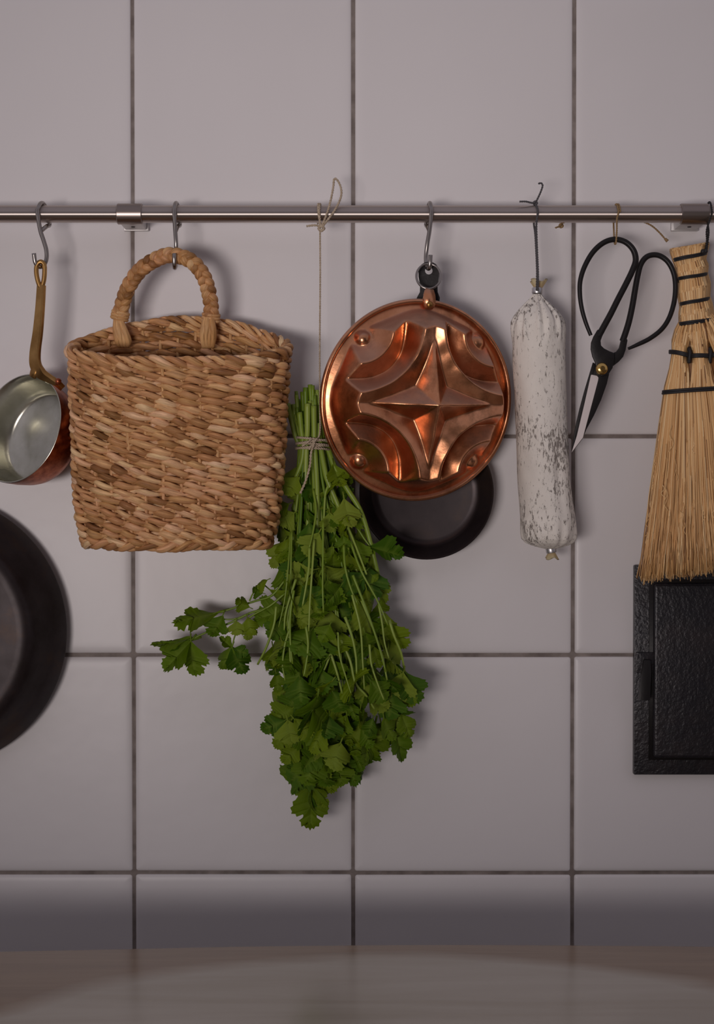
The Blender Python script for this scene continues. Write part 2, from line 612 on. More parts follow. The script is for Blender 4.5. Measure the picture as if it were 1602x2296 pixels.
def table_top():
    pts = []
    # slightly bowed, worn back edge
    mid = [Q(0, 2132), Q(150, 2129), Q(300, 2126), Q(520, 2121), Q(792, 2118), Q(1000, 2117), Q(1200, 2117.5), Q(1400, 2119), Q(1602, 2121)]
    bk = catmull([Vector((-0.95, mid[0].y - 0.06, TZ)), Vector((-0.6, mid[0].y - 0.022, TZ))] + mid + [Vector((0.6, mid[-1].y - 0.018, TZ)), Vector((0.95, mid[-1].y - 0.05, TZ))], 5)
    out = bk + [Vector((0.95, -0.88, TZ)), Vector((-0.95, -0.88, TZ))]
    return out


inv = Matrix.Translation((0, 0.5, 0))
prism('table_top', [inv @ p for p in table_top()], (0, 0, -0.032), M['wood'], table, 0.003, 3)
for sx in (-0.85, 0.85):
    for sy in (-0.80, -0.30):
        bevel_box('leg', (sx - 0.03, sy + 0.5 - 0.03, 0), (sx + 0.03, sy + 0.5 + 0.03, TZ - 0.0318), M['wood'], table, 0.003)
for sy in (-0.80, -0.30):
    bevel_box('apron', (-0.82, sy + 0.5 - 0.011, TZ - 0.13), (0.82, sy + 0.5 + 0.011, TZ - 0.0318), M['wood'], table, 0.002)

# ------------------------------------------------------------------ rail
ROD_D = 0.040
RZ = P(800, 480, ROD_D).z
ROD_R = 19.2 * px_size(ROD_D)
rail = empty('utensil_rail', (0, 0, RZ))
tag(rail, 'long brushed steel hanging rail on two wall brackets', 'rail')
mb = MB()
tube(mb, [Vector((x, -ROD_D, 0)) for x in np.linspace(-0.95, 0.95, 40)], ROD_R, 32)
mb.build('rod', M['rail'], rail, angle=40)
for cx0, cx1 in ((263.5, 320), (1526, 1588)):
    x0, x1 = P(cx0, 480, ROD_D).x, P(cx1, 480, ROD_D).x
    xm = (x0 + x1) / 2
    br = empty('bracket'); br.parent = rail
    mb = MB()
    rc = ROD_R * 1.21
    verts_prof = [(x0, ROD_R * 0.98), (x0, rc - 0.0006), (x0 + 0.0006, rc), (x1 - 0.0006, rc), (x1, rc - 0.0006), (x1, ROD_R * 0.98)]
    Mx = Matrix.Translation((0, -ROD_D, 0)) @ Matrix.Rotation(math.radians(90), 4, 'Y')
    lathe(mb, [(r, x) for x, r in verts_prof], 40, Mx)
    mb.build('collar', M['collar'], br, angle=35)
    hw = (x1 - x0) / 2
    # arm from collar to wall and base block with screw heads below
    bevel_box('arm', (xm - hw * 0.86, -ROD_D + ROD_R * 0.55, -ROD_R * 1.05), (xm + hw * 0.86, -0.0045, ROD_R * 0.85), M['bracket_plate'], br, 0.0012)
    bevel_box('wall_plate', (xm - hw * 1.02, -0.005, -ROD_R * 1.12), (xm + hw * 1.02, -0.0002, ROD_R * 1.0), M['bracket_plate'], br, 0.0008)
    mb = MB()
    Ms = Matrix.Translation((xm, -0.022, -ROD_R * 1.05 - 0.0004))
    lathe(mb, [(0.0, -0.0002), (0.0016, -0.0002), (0.002, 0.0006)], 16, Ms)
    mb.build('grub_screw', M['screw'], br)

# ------------------------------------------------------------------ hooks
WIRE_R = 0.00188
FR_D = ROD_D + ROD_R + WIRE_R


def hook_top(xb, xf, join):
    """wire from the tip behind the rod, over the rod, to the front; returns list of points"""
    rr_ = ROD_R + WIRE_R + 0.0001
    out = []
    # the free end comes back under the rod and meets the front wire
    sd = 1 if xb > xf else -1
    out.append(join + Vector((0, 0.0022, -0.001)))
    out.append(Vector((xb + sd * 0.0006, -ROD_D - rr_ * 0.25, RZ - rr_ * 1.18)))
    out.append(Vector((xb + sd * 0.0012, -ROD_D + rr_ * 0.72, RZ - rr_ * 0.88)))
    for k in range(9):
        a = math.radians(-20 + 200 * k / 8)
        x = xb + (xf - xb) * k / 8
        out.append(Vector((x, -ROD_D + rr_ * math.cos(a), RZ + rr_ * math.sin(a))))
    return out


def s_hook(label, lower, xb, xf):
    mb = MB()
    pts = hook_top(xb, xf, lower[0]) + lower
    sm = catmull(pts, 6)
    tube(mb, sm, WIRE_R, 12)
    # rounded tips
    o = mb.build('s_hook', M['wire'])
    return tag(o, label, 'hook', 'steel hooks hanging on the rail')


px = lambda a, b, d: P(a, b, d)
xf = P(84, 480, FR_D).x; xb = P(104, 460, ROD_D).x
s_hook('steel s-hook at the left end of the rail carrying the small copper saucepan',
       [px(90, 515, FR_D), px(98, 540, FR_D), px(104, 562, FR_D), px(104, 582, FR_D), px(97, 596, FR_D + .001), px(87, 598, FR_D + .004), px(79, 588, FR_D + .006), px(76, 568, FR_D + .007)], xb, xf)
xf = P(391, 480, FR_D).x; xb = P(398, 460, ROD_D).x
s_hook('steel s-hook on the rail carrying the woven basket by its handle',
       [px(393, 515, FR_D), px(395, 545, FR_D), px(395, 570, FR_D - .002), px(394, 592, FR_D + .001), px(392.5, 601, FR_D + .008), px(391.5, 596, FR_D + .0155), px(391, 580, FR_D + .0175), px(391, 569, FR_D + .0170)], xb, xf)
xf = P(968, 480, FR_D).x; xb = P(960, 460, ROD_D).x
s_hook('steel s-hook on the rail carrying the round copper mould',
       [px(964, 515, FR_D), px(959, 545, FR_D), px(956, 570, FR_D - .001), px(956, 590, FR_D), px(959, 601, FR_D + .004), px(963, 601, FR_D + .009), px(965, 590, FR_D + .011), px(966, 572, FR_D + .011)], xb, xf)


# ------------------------------------------------------------------ copper saucepan on the first hook
def basis_matrix(origin, zaxis, up=(0, 0, 1)):
    z = Vector(zaxis).normalized()
    u = Vector(up)
    y = (u - z * u.dot(z)).normalized()
    x = y.cross(z)
    m = Matrix((x, y, z)).transposed().to_4x4()
    m.translation = origin
    return m


def saucepan():
    root = empty('copper_saucepan')
    tag(root, 'small tin-lined copper saucepan with a brass handle hanging left of the basket', 'saucepan')
    D0 = 0.054
    ctr = P(42, 960, D0)
    tau = math.radians(36)
    n = Vector((-0.90 * math.sin(tau), -math.cos(tau), 0.42 * math.sin(tau))).normalized()
    Mt = basis_matrix(ctr, n)
    R = 127 * px_size(D0)
    H = 0.034
    rb = R * 0.80
    mb = MB()
    lathe(mb, [(R, 0), (R - 0.0004, -0.004), (R * 0.965, -H * 0.4), (R * 0.91, -H * 0.75), (R * 0.86, -H * 0.93), (rb, -H), (rb * 0.5, -H - 0.0005), (0, -H - 0.0005)], 80, Mt)
    mb.build('outer_shell', M['red_copper'], root)
    mb = MB()
    ri = R - 0.0013
    Hi = H - 0.0022
    lathe(mb, [(R, 0), (R - 0.0005, 0.0005), (ri, 0), (ri * 0.965, -Hi * 0.4), (ri * 0.905, -Hi * 0.78), (ri * 0.86, -Hi * 0.93), (ri * 0.81, -Hi), (ri * 0.4, -Hi - 0.0004), (0, -Hi - 0.0004)], 80, Mt)
    mb.build('tin_lining', M['tin'], root)
    # handle (swept bar)
    w = Vector((0.84, -0.54, 0))
    path = [(93, 640), (90, 690), (85, 745), (79, 790), (80, 818), (92, 837), (111, 849), (128, 859), (141, 871)]
    ds = [.0545, .0545, .055, .056, .058, .061, .063, .064, .063]
    wid = [19, 21, 24, 27, 29, 27, 18, 13, 10]
    pts = catmull([P(a, b_, d) for (a, b_), d in zip(path, ds)], 8)
    ws = np.interp(np.linspace(0, len(wid) - 1, len(pts)), range(len(wid)), wid)
    mb = MB()
    nf = Vector((-0.54, -0.84, 0))
    verts, faces = [], []
    sec = [(-1, -0.6), (-1, 0.6), (-0.86, 1), (0.86, 1), (1, 0.6), (1, -0.6), (0.86, -1), (-0.86, -1)]
    for i, p in enumerate(pts):
        t = (pts[min(i + 1, len(pts) - 1)] - pts[max(i - 1, 0)]).normalized()
        wv = (w - t * w.dot(t)).normalized()
        nv = t.cross(wv)
        if nv.dot(nf) < 0: nv = -nv
        for a, b_ in sec:
            verts.append(p + wv * (a * ws[i] * 0.5 * px_size(.055)) + nv * (b_ * 0.0024))
    for i in range(len(pts) - 1):
        for k in range(8):
            k2 = (k + 1) % 8
            faces.append((i * 8 + k, i * 8 + k2, (i + 1) * 8 + k2, (i + 1) * 8 + k))
    faces.append(tuple(range(8))); faces.append(tuple((len(pts) - 1) * 8 + k for k in range(8)))
    mb.add(verts, faces)
    # hanging eye
    eye = [P(a, b_, .0545) for a, b_ in ((92, 645), (85, 630), (81.5, 610), (83, 595), (91, 587), (99, 594), (100, 610), (98, 630))]
    tube(mb, catmull(eye, 6, True), 0.0021, 10, True)
    bm_o = mb.build('handle', M['brass'], root, angle=40)
    # left lug of the bracket hugging the rim and the rivets
    mb = MB()
    lug = [P(86, 820, .0585), P(77, 834, .0585), P(73, 845, .0570)]
    tube(mb, catmull(lug, 5), [0.0052 * x for x in np.linspace(1, 0.75, 11)], 10, ref=nf, flat=(0.5, 1.0))
    mb.build('bracket_lug', M['brass'], bm_o)
    # inner rivet, on the lining near the top of the rim
    for ang, depth in ((74, -0.010),):
        a = math.radians(ang)
        rr0 = ri * 0.985
        loc = Mt @ Vector((rr0 * math.cos(a), rr0 * math.sin(a), depth))
        inward = (Mt.to_3x3() @ Vector((-math.cos(a), -math.sin(a), 0.12))).normalized()
        mb = MB()
        lathe(mb, [(0.0045, -0.0015), (0.0043, 0.0004), (0.003, 0.0014), (0.0, 0.0018)], 20, basis_matrix(loc, inward))
        mb.build('rivet', M['tin'], root)
    mb = MB()
    lathe(mb, [(0.0026, -0.003), (0.0025, 0.001), (0.0016, 0.0018), (0, 0.002)], 16, basis_matrix(P(131, 854, .0665), (0.35, -0.6, 0.7)))
    mb.build('rivet', M['red_copper'], root)


saucepan()


# ------------------------------------------------------------------ woven basket
def basket():
    root = empty('seagrass_basket')
    tag(root, 'large woven seagrass wall basket with a wrapped loop handle', 'basket')
    brng = random.Random(11)
    n_rows = 26
    d_back, d_front = 0.030, 0.118
    dm = (d_back + d_front) / 2
    s = px_size(dm)
    # (t, xc_px, halfwidth_px, front_py, back_py)
    zf0, zb0 = P(400, 812, d_front).z, P(400, 728, d_back).z
    zf1, zb1 = P(400, 1222, d_front).z, P(400, 1204, d_back).z
    tab_t = [0, 0.12, 0.45, 0.72, 0.9, 1.0]
    xc_px = [404, 403.5, 402, 401, 399, 398]
    hw_px = [239, 234, 229, 224, 216, 202]

    def ring(t, inset=0.0, nsamp=220):
        xc = P(float(np.interp(t, tab_t, xc_px)), 1000, dm).x
        w = float(np.interp(t, tab_t, hw_px)) * s - inset
        hb = (d_front - d_back) / 2 * (1 - 0.10 * max(0, t - 0.75) / 0.25) - inset
        zf, zb = zf0 + (zf1 - zf0) * t, zb0 + (zb1 - zb0) * t
        e = 2 / 2.75
        raw = []
        for k in range(720):
            a = 2 * math.pi * k / 720
            ca, sa = math.cos(a), math.sin(a)
            x = w * math.copysign(abs(ca) ** e, ca)
            y = hb * math.copysign(abs(sa) ** e, sa)   # + = towards viewer
            fr_ = (y / hb + 1) / 2
            fz = fr_ ** 1.0
            z = zb + (zf - zb) * fz
            # soft slump: rim rises a little in the middle of the back, corners sag
            if t < 0.5:
                z += (1 - 2 * t) * (0.017 * (1 - fr_) * (1 - (x / w) ** 2) - 0.014 * (1 - fr_) - 0.0012 * math.cos(3 * x / w))
            raw.append(Vector((xc + x, -(dm + y), z)))
        d = [0.0]
        for k in range(720): d.append(d[-1] + (raw[(k + 1) % 720] - raw[k]).length)
        out, j = [], 0
        for i in range(nsamp):
            q = d[-1] * i / nsamp
            while d[j + 1] < q: j += 1
            u = (q - d[j]) / (d[j + 1] - d[j])
            out.append(raw[j % 720].lerp(raw[(j + 1) % 720], u))
        return out, d[-1]

    def strands(t, nst, A, B, rn, rz, halfpitch, wob, seed, name, dz=0.0, sgn=1):
        rg = random.Random(seed)
        path, L = ring(t)
        turns = max(3, round(L / (2 * halfpitch)))
        n = turns * 2 * 10
        path, L = ring(t, 0.0, n)
        ph0 = rg.uniform(0, 6.28)
        w1, w2, p1, p2 = rg.uniform(.2, .5), rg.uniform(.15, .4), rg.uniform(0, 6), rg.uniform(0, 6)
        zw = [rg.uniform(0, 6) for _ in range(4)]
        for k in range(nst):
            verts, faces, tone, uv = [], [], [], []
            S = 8
            tones = [min(1, max(0, rg.gauss(0.5, 0.25))) for _ in range(2 * turns + 3)]
            fat = [rg.uniform(0.82, 1.18) for _ in range(2 * turns + 3)]
            for i in range(n):
                u = i / n
                ps = sgn * 2 * math.pi * turns * u + w1 * math.sin(2 * math.pi * 3 * u + p1) + w2 * math.sin(2 * math.pi * 7 * u + p2) + ph0 + 2 * math.pi * k / nst
                tg = (path[(i + 1) % n] - path[i - 1]).normalized()
                nv = Vector((tg.y, -tg.x, 0)).normalized()
                cxy = path[i] - Vector((P(402, 1000, dm).x, -dm, path[i].z))
                if nv.dot(cxy) < 0: nv = -nv
                up = Vector((0, 0, 1))
                cp, sp_ = math.cos(ps), math.sin(ps)
                wobz = wob * (math.sin(2 * math.pi * 4 * u + zw[0]) + 0.7 * math.sin(2 * math.pi * 9 * u + zw[1]))
                wobn = wob * 0.9 * (math.sin(2 * math.pi * 5 * u + zw[2]) + 0.6 * math.sin(2 * math.pi * 13 * u + zw[3]))
                ctr = path[i] + nv * (A * cp + wobn) + up * (B * sp_ + dz + wobz)
                seg = int((abs(ps) + math.pi / 2) / math.pi) % (2 * turns)
                fk = fat[seg] * (0.50 + 0.52 * abs(cp) ** 0.8)
                for q in range(S):
                    a = 2 * math.pi * q / S
                    verts.append(ctr + nv * (rn * fk * math.cos(a)) + up * (rz * fk * math.sin(a)))
                    tone.append(tones[seg])
                    uv.append((u * L + k * 3.3 + t * 17, q / S + tones[seg] * 5))
            for i in range(n):
                j = (i + 1) % n
                for q in range(S):
                    q2 = (q + 1) % S
                    faces.append((i * S + q, j * S + q, j * S + q2, i * S + q2))
            mb = MB()
            mb.add(verts, faces, tone, uv)
            mb.build(name, M['grass'], root)

    for i in range(n_rows):
        t = (i + 0.6) / n_rows
        strands(t, 2, 0.0029, 0.0019, 0.0025, 0.0031, brng.uniform(0.017, 0.0205), 0.0005, 100 + i, 'woven_strand', sgn=1)
    # plaited rim and foot
    strands(0.0, 3, 0.0030, 0.0032, 0.0027, 0.0031, 0.019, 0.0007, 901, 'rim_strand', dz=0.0005, sgn=1)
    strands(1.0, 3, 0.0030, 0.0028, 0.0026, 0.0030, 0.020, 0.0007, 902, 'foot_strand', dz=-0.001, sgn=-1)
    # upright stakes
    ns = 30
    rings = [ring(t, 0.0004, ns)[0] for t in (0.0, 0.25, 0.5, 0.75, 1.0)]
    for k in range(ns):
        mb = MB()
        tube(mb, catmull([r_[k] for r_ in rings], 4), 0.0017, 6, tone=0.55)
        mb.build('stake', M['grass'], root)
    # woven bottom
    mb = MB()
    for q, f in enumerate((0.92, 0.74, 0.56, 0.38, 0.2)):
        pth, _ = ring(1.0, 0.0, 90)
        c0 = sum(pth, Vector()) / len(pth)
        tube(mb, [c0 + (p - c0) * f + Vector((0, 0, -0.001)) for p in pth], 0.0062, 8, True, tone=0.4 + 0.05 * q, flat=(0.5, 1.0), ref=(0, 0, 1))
    mb.build('base_coil', M['grass'], root)

    # handle: wrapped arch springing from the inside of the back rim
    hp = [(268, 772, .036), (264, 742, .042), (271, 700, .045), (283, 658, .0478), (303, 620, .051), (333, 592, .0545), (372, 574, .0575), (402, 575, .0585), (432, 588, .058), (455, 616, .0555), (468, 652, .051), (474, 692, .046), (471, 735, .042), (466, 772, .037)]
    hpts = catmull([P(*q) for q in hp], 10)
    # resample uniformly
    d = [0.0]
    for i in range(1, len(hpts)): d.append(d[-1] + (hpts[i] - hpts[i - 1]).length)
    L = d[-1]
    n = 420
    hs = []
    j = 0
    for i in range(n + 1):
        q = L * i / n
        while j < len(d) - 2 and d[j + 1] < q: j += 1
        hs.append(hpts[j].lerp(hpts[j + 1], (q - d[j]) / (d[j + 1] - d[j])))
    i0, i1 = int(n * 0.13), int(n * 0.885)
    handle = empty('handle'); handle.parent = root
    mb = MB()
    tube(mb, hs[i0 - 8:i1 + 8], 0.0038, 10, tone=0.25)
    mb.build('core', M['grass'], handle)
    fr = frames(hs, ref=(0, -1, 0))
    # three-strand plait covering the arch
    Lw = L * (i1 - i0) / n
    turns = round(Lw / 0.0190)
    for k in range(3):
        mb = MB()
        pts, rad, tones_ = [], [], []
        seg_t = [min(1, max(0, brng.gauss(0.30, 0.14))) for _ in range(4 * turns + 8)]
        for ii in range(i0, i1 + 1):
            u = (ii - i0) / (i1 - i0)
            th = 2 * math.pi * (turns * u + k / 3) + 0.35 * math.sin(9 * u + k)
            T_, n_, b_ = fr[ii]
            pts.append(hs[ii] + b_ * (0.0037 * math.sin(th)) + n_ * (0.0025 * math.sin(2 * th) + 0.0008))
            rad.append(0.0036 * (1 + 0.10 * math.sin(2 * th + 1)))
            tones_.append(seg_t[int((th + 1.57) / math.pi) % len(seg_t)])
        tube(mb, pts, rad, 10, tone=tones_, ref=(0, -1, 0), flat=(0.85, 1.0))
        mb.build('plait_strand', M['grass'], handle)
    for ii, ww in ((i0 + 2, 1.0), (i1 - 2, 1.0)):
        mb = MB()
        T_, n_, b_ = fr[ii]
        for q in range(3):
            c0 = hs[ii] + T_ * ((q - 1) * 0.0026)
            tube(mb, [c0 + n_ * (0.0052 * math.cos(a_)) + b_ * (0.0068 * math.sin(a_)) for a_ in np.linspace(0, 6.283, 25)[:-1]], 0.0017, 6, True, tone=0.45 + 0.1 * q)
        mb.build('whipping', M['grass'], handle)
    # splayed ends looping over the rim on the inside
    for foot, side in (((267, 715), 0), ((468, 705), 1)):
        for k in range(4):
            ox = (k - 1.5) * 6.5
            cx, cy = foot
            y_end = 785 if side else 780
            lean = 9 if side == 0 else -1
            p = [P(cx + ox * 0.55 - (2 if side == 0 else -2), cy, .047), P(cx + ox * 0.9 + lean * 0.3, cy + 25, .0485 + .001 * (k % 2)),
                 P(cx + ox * 1.15 + lean, cy + 48, .0465), P(cx + ox * 0.9 + lean * 1.2, y_end - 5, .042)]
            mb = MB()
            c_ = catmull(p, 6)
            tube(mb, c_, [0.0029 * (0.75 + 0.4 * math.sin(math.pi * q / (len(c_) - 1))) for q in range(len(c_))], 8, tone=brng.uniform(.35, .65))
            mb.build('lashing', M['grass'], handle)


basket()


# ------------------------------------------------------------------ small black pan behind the mould
def lathe_pan(name, label, ctr, nrm, R, prof_out, mat, seg=96):
    root = empty(name)
    tag(root, label, 'pan')
    mb = MB()
    lathe(mb, [(R * r, z) for r, z in prof_out], seg, basis_matrix(ctr, nrm))
    mb.build('body', mat, root, angle=50)
    return root


D1 = 0.0265
c1 = P(957, 1104, D1)
Rp = 151 * px_size(D1)
span = lathe_pan('crepe_pan', 'small black steel frying pan hanging behind the copper mould', c1, (0, -1, 0), Rp,
                 [(0.0, -0.0200), (0.70, -0.0200), (0.78, -0.0195), (0.83, -0.017), (0.965, -0.0005), (0.985, 0.0003), (1.0, -0.0006), (0.995, -0.002), (0.86, -0.0185), (0.80, -0.0222), (0.0, -0.0225)], M['pan'])
hz = [(952, 965, .028, 36), (955, 900, .033, 34), (958, 800, .042, 31), (960, 720, .046, 36), (961, 668, .0485, 52), (962, 655, .0488, 40), (962, 640, .0492, 39), (962, 620, .0498, 46), (962, 606, .0502, 46)]


def pan_handle():
    # plate with a real hanging hole: outline left/right edges, ring around the hole at the top
    outer = []
    L_, R_ = [], []
    for x, y, d, w in hz:
        L_.append(P(x - w / 2, y, d)); R_.append(P(x + w / 2, y, d))
    topc = (962, 608)
    arc = [P(topc[0] + 23 * math.cos(a), topc[1] - 21 * math.sin(a), .0503) for a in np.linspace(0, math.pi, 9)]
    bm = bmesh.new()
    lv = [bm.verts.new(p) for p in L_[:-1]]
    rv = [bm.verts.new(p) for p in R_[:-1]]
    for i in range(len(lv) - 1):
        bm.faces.new((lv[i], rv[i], rv[i + 1], lv[i + 1]))
    hole = [bm.verts.new(P(topc[0] + 8.5 * math.cos(a), topc[1] - 1 - 8.5 * math.sin(a), .0502)) for a in np.linspace(0, 2 * math.pi, 17)[:-1]]
    av = [bm.verts.new(p) for p in arc]
    # upper half ring
    for i in range(8):
        bm.faces.new((av[i], av[i + 1], hole[i + 1], hole[i]))
    a, b_ = lv[-1], rv[-1]
    low = [av[8], a, b_, av[0]]
    hl = [hole[k % 16] for k in range(8, 17)]
    # lower part between hole and plate
    bm.faces.new((av[8], a, hl[2], hl[1], hl[0]))
    bm.faces.new((a, b_, hl[6], hl[5], hl[4], hl[3], hl[2]))
    bm.faces.new((b_, av[0], hl[8], hl[7], hl[6]))
    bmesh.ops.recalc_face_normals(bm, faces=bm.faces[:])
    me = bpy.data.meshes.new('handle')
    bm.to_mesh(me); bm.free()
    me.materials.append(M['iron'])
    o = bpy.data.objects.new('handle', me)
    link(o, span)
    md = o.modifiers.new('thick', 'SOLIDIFY'); md.thickness = 0.0026; md.offset = 0
    return o


pan_handle()
for xx in (949, 965):
    mb = MB()
    lathe(mb, [(0.0035, -0.002), (0.0033, 0.0008), (0.002, 0.0018), (0, 0.002)], 16, basis_matrix(P(xx - 5, 985, .021), (0, -1, 0)))
    mb.build('rivet', M['iron'], span)

# ------------------------------------------------------------------ big pan at the left, its bottom towards the room
D2 = 0.012
c2 = P(-158, 1416, D2)
Rb = 309 * px_size(D2)
bigpan = lathe_pan('frying_pan', 'large dark steel frying pan hanging at the left edge with its base outward', c2, (0, -1, 0), Rb,
                   [(0.985, -0.0015), (1.0, 0.0), (0.998, 0.002), (0.93, 0.0125), (0.86, 0.0265), (0.83, 0.0325), (0.81, 0.0355), (0.79, 0.0376), (0.765, 0.0390), (0.735, 0.0396), (0.70, 0.0396), (0.67, 0.0392), (0.0, 0.0385)], M['big_pan'], 128)
mb = MB()
hb_ = [P(-190, 1120, .020), P(-215, 1040, .026), P(-245, 940, .033), P(-270, 850, .037)]
hc = catmull(hb_, 8)
tube(mb, hc, [0.010 - 0.003 * math.sin(math.pi * i / len(hc)) for i in range(len(hc))], 12, ref=(0, -1, 0), flat=(0.35, 1.2))
mb.build('handle', M['iron'], bigpan)


# ------------------------------------------------------------------ copper mould
def copper_mould():
    root = empty('copper_mould')
    tag(root, 'round copper jelly mould embossed with a four-pointed star', 'mould')
    D0 = 0.056
    yaw, tilt = math.radians(17), math.radians(7)
    nrm = Vector((math.sin(yaw) * math.cos(tilt), -math.cos(yaw) * math.cos(tilt), -math.sin(tilt)))
    ctr = P(935, 898.5, D0)
    Mt = basis_matrix(ctr, nrm)
    R = 226.5 * px_size(D0)
    # height map on a square grid (unit radius)
    G = 700
    lin = np.linspace(-1.02, 1.02, G)
    U, V = np.meshgrid(lin, lin)
    a, b_ = np.abs(U), np.abs(V)
    r = np.hypot(U, V)
    H, T, ht, nn_, hn = 0.66, 0.84, 0.36, 0.185, 0.355
    big, sml = np.maximum(a, b_), np.minimum(a, b_)
    al = (ht - H) / T
    be = (hn - H) / nn_ - al
    star = H + al * big + be * sml
    # per quarter: curved crest, steep outward drop, rising ledge, second crest, drop to the flange
    f1 = 0.70 - np.hypot(a - 0.80, b_ - 0.80)
    fv = 0.545 - (np.abs(a - 0.75) ** 2.7 + np.abs(b_ - 0.75) ** 2.7) ** (1 / 2.7)
    f2 = 0.335 - np.hypot(a - 0.70, b_ - 0.70)
    h1, hv, h2, hf = 0.48, 0.18, 0.31, 0.035
    band = h1 + 0.42 * f1
    hA = np.maximum(star, band)
    tB = np.clip(f1 / np.maximum(f1 - fv, 1e-6), 0, 1)
    hB = h1 + (hv - h1) * tB
    tC = np.clip(fv / np.maximum(fv - f2, 1e-6), 0, 1)
    hC = hv + (h2 - hv) * tC
    tD = np.clip(f2 / 0.17, 0, 1)
    hD = h2 + (hf - h2) * tD
    h = np.where(f1 < 0, hA, np.where(fv < 0, hB, np.where(f2 < 0, hC, hD)))
    # scalloped outer wall of the embossing
    th = np.arctan2(V, U)
    rim_r = 0.875 + 0.012 * np.cos(8 * th)
    env = (rim_r - r) * 3.0 + 0.03
    h = np.minimum(h, env)
    cb = 0.585
    db = np.hypot(a - cb, b_ - cb)
    boss = 0.06 + 0.055 * np.sqrt(np.clip(1 - (db / 0.078) ** 2, 0, 1))
    h = np.where(db < 0.078, np.maximum(h, boss), h)
    flange = 0.45 * np.clip(0.945 - r, 0, 0.15)
    h = np.maximum(h, flange)
    h = np.where(r > 0.945, 0.0, h)
    # soften the creases like pressed sheet
    k = np.exp(-0.5 * (np.arange(-9, 10) / 3.3) ** 2); k /= k.sum()
    for _ in range(1):
        h = np.apply_along_axis(lambda m_: np.convolve(m_, k, 'same'), 0, h)
        h = np.apply_along_axis(lambda m_: np.convolve(m_, k, 'same'), 1, h)
    dn = rng.normal(0, 1, (24, 24))
    # bilinear low-frequency dents
    gx = np.linspace(0, 22.999, G)
    ix = gx.astype(int); fx = gx - ix
    rowi = dn[ix] * (1 - fx)[:, None] + dn[ix + 1] * fx[:, None]
    dent = rowi[:, ix] * (1 - fx)[None, :] + rowi[:, ix + 1] * fx[None, :]
    kd = np.exp(-0.5 * (np.arange(-30, 31) / 11.0) ** 2); kd /= kd.sum()
    dent = np.apply_along_axis(lambda m_: np.convolve(m_, kd, 'same'), 0, dent)
    dent = np.apply_along_axis(lambda m_: np.convolve(m_, kd, 'same'), 1, dent)
    h = h + 0.0080 * dent * np.clip(h / 0.2, 0, 1)
    nr, na = 190, 420
    rad = np.linspace(0, 0.955, nr) ** 0.92 * 0.955 ** 0.08
    verts, faces = [], []

    def samp(u, v):
        gu, gv = (u + 1.02) / 2.04 * (G - 1), (v + 1.02) / 2.04 * (G - 1)
        i, j = int(gu), int(gv)
        fu, fv = gu - i, gv - j
        return (h[j, i] * (1 - fu) * (1 - fv) + h[j, i + 1] * fu * (1 - fv) + h[j + 1, i] * (1 - fu) * fv + h[j + 1, i + 1] * fu * fv)

    for i in range(nr):
        for q in range(na):
            t = 2 * math.pi * q / na
            u, v = rad[i] * math.cos(t), rad[i] * math.sin(t)
            verts.append(Mt @ Vector((u * R, v * R, samp(u, v) * R)))
    for i in range(nr - 1):
        for q in range(na):
            q2 = (q + 1) % na
            faces.append((i * na + q, (i + 1) * na + q, (i + 1) * na + q2, i * na + q2))
    mb = MB()
    mb.add(verts, faces)
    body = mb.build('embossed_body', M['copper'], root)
    md = body.modifiers.new('sheet', 'SOLIDIFY'); md.thickness = 0.0007; md.offset = -1
    # rolled wire rim with a groove inside it
    mb = MB()
    prof = [(0.945, 0.0)]
    for q in range(13):
        a_ = math.radians(200 - 20 * q * 1.25)
        prof.append((0.974 + 0.026 * math.cos(a_), 0.012 + 0.030 * math.sin(a_)))
    lathe(mb, [(x * R, z * R) for x, z in prof], 160, Mt)
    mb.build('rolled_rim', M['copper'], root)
    # strap with rivet and hanging ring
    def loc(u, v, w): return Mt @ Vector((u * R, v * R, w * R))
    ux = 0.075
    mb = MB()
    strap = [(0.90, 0.036), (0.93, 0.044), (0.965, 0.050), (1.00, 0.046), (1.04, 0.030), (1.085, 0.022), (1.10, 0.012), (1.085, 0.004), (1.04, -0.004), (1.0, -0.012), (0.95, -0.012)]
    sw = [0.034, 0.056, 0.060, 0.060, 0.060, 0.046, 0.034, 0.034, 0.045, 0.05, 0.05]
    vs, fs = [], []
    for (v, w), hw in zip(strap, sw):
        vs += [loc(ux - hw, v, w), loc(ux + hw, v, w)]
    for i in range(len(strap) - 1):
        fs.append((2 * i, 2 * i + 1, 2 * i + 3, 2 * i + 2))
    mb.add(vs, fs)
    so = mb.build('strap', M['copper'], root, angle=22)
    md = so.modifiers.new('thick', 'SOLIDIFY'); md.thickness = 0.0011; md.offset = 0
    mb = MB()
    lathe(mb, [(0.0030, 0), (0.0028, 0.0010), (0.0016, 0.0018), (0, 0.002)], 18, basis_matrix(loc(ux, 0.945, 0.052), nrm))
    mb.build('rivet', M['brass'], so)
    mb = MB()
    rc = P(961.5, 619.5, 0.0625)
    pts = [rc + Vector((math.cos(a_) * 27.2 * px_size(.0625), math.sin(a_) * 0.0035, math.sin(a_) * 29 * px_size(.0625))) for a_ in np.linspace(0, 2 * math.pi, 49)[:-1]]
    tube(mb, pts, 0.00105, 8, True)
    mb.build('hanging_ring', M['wire'], root)


copper_mould()


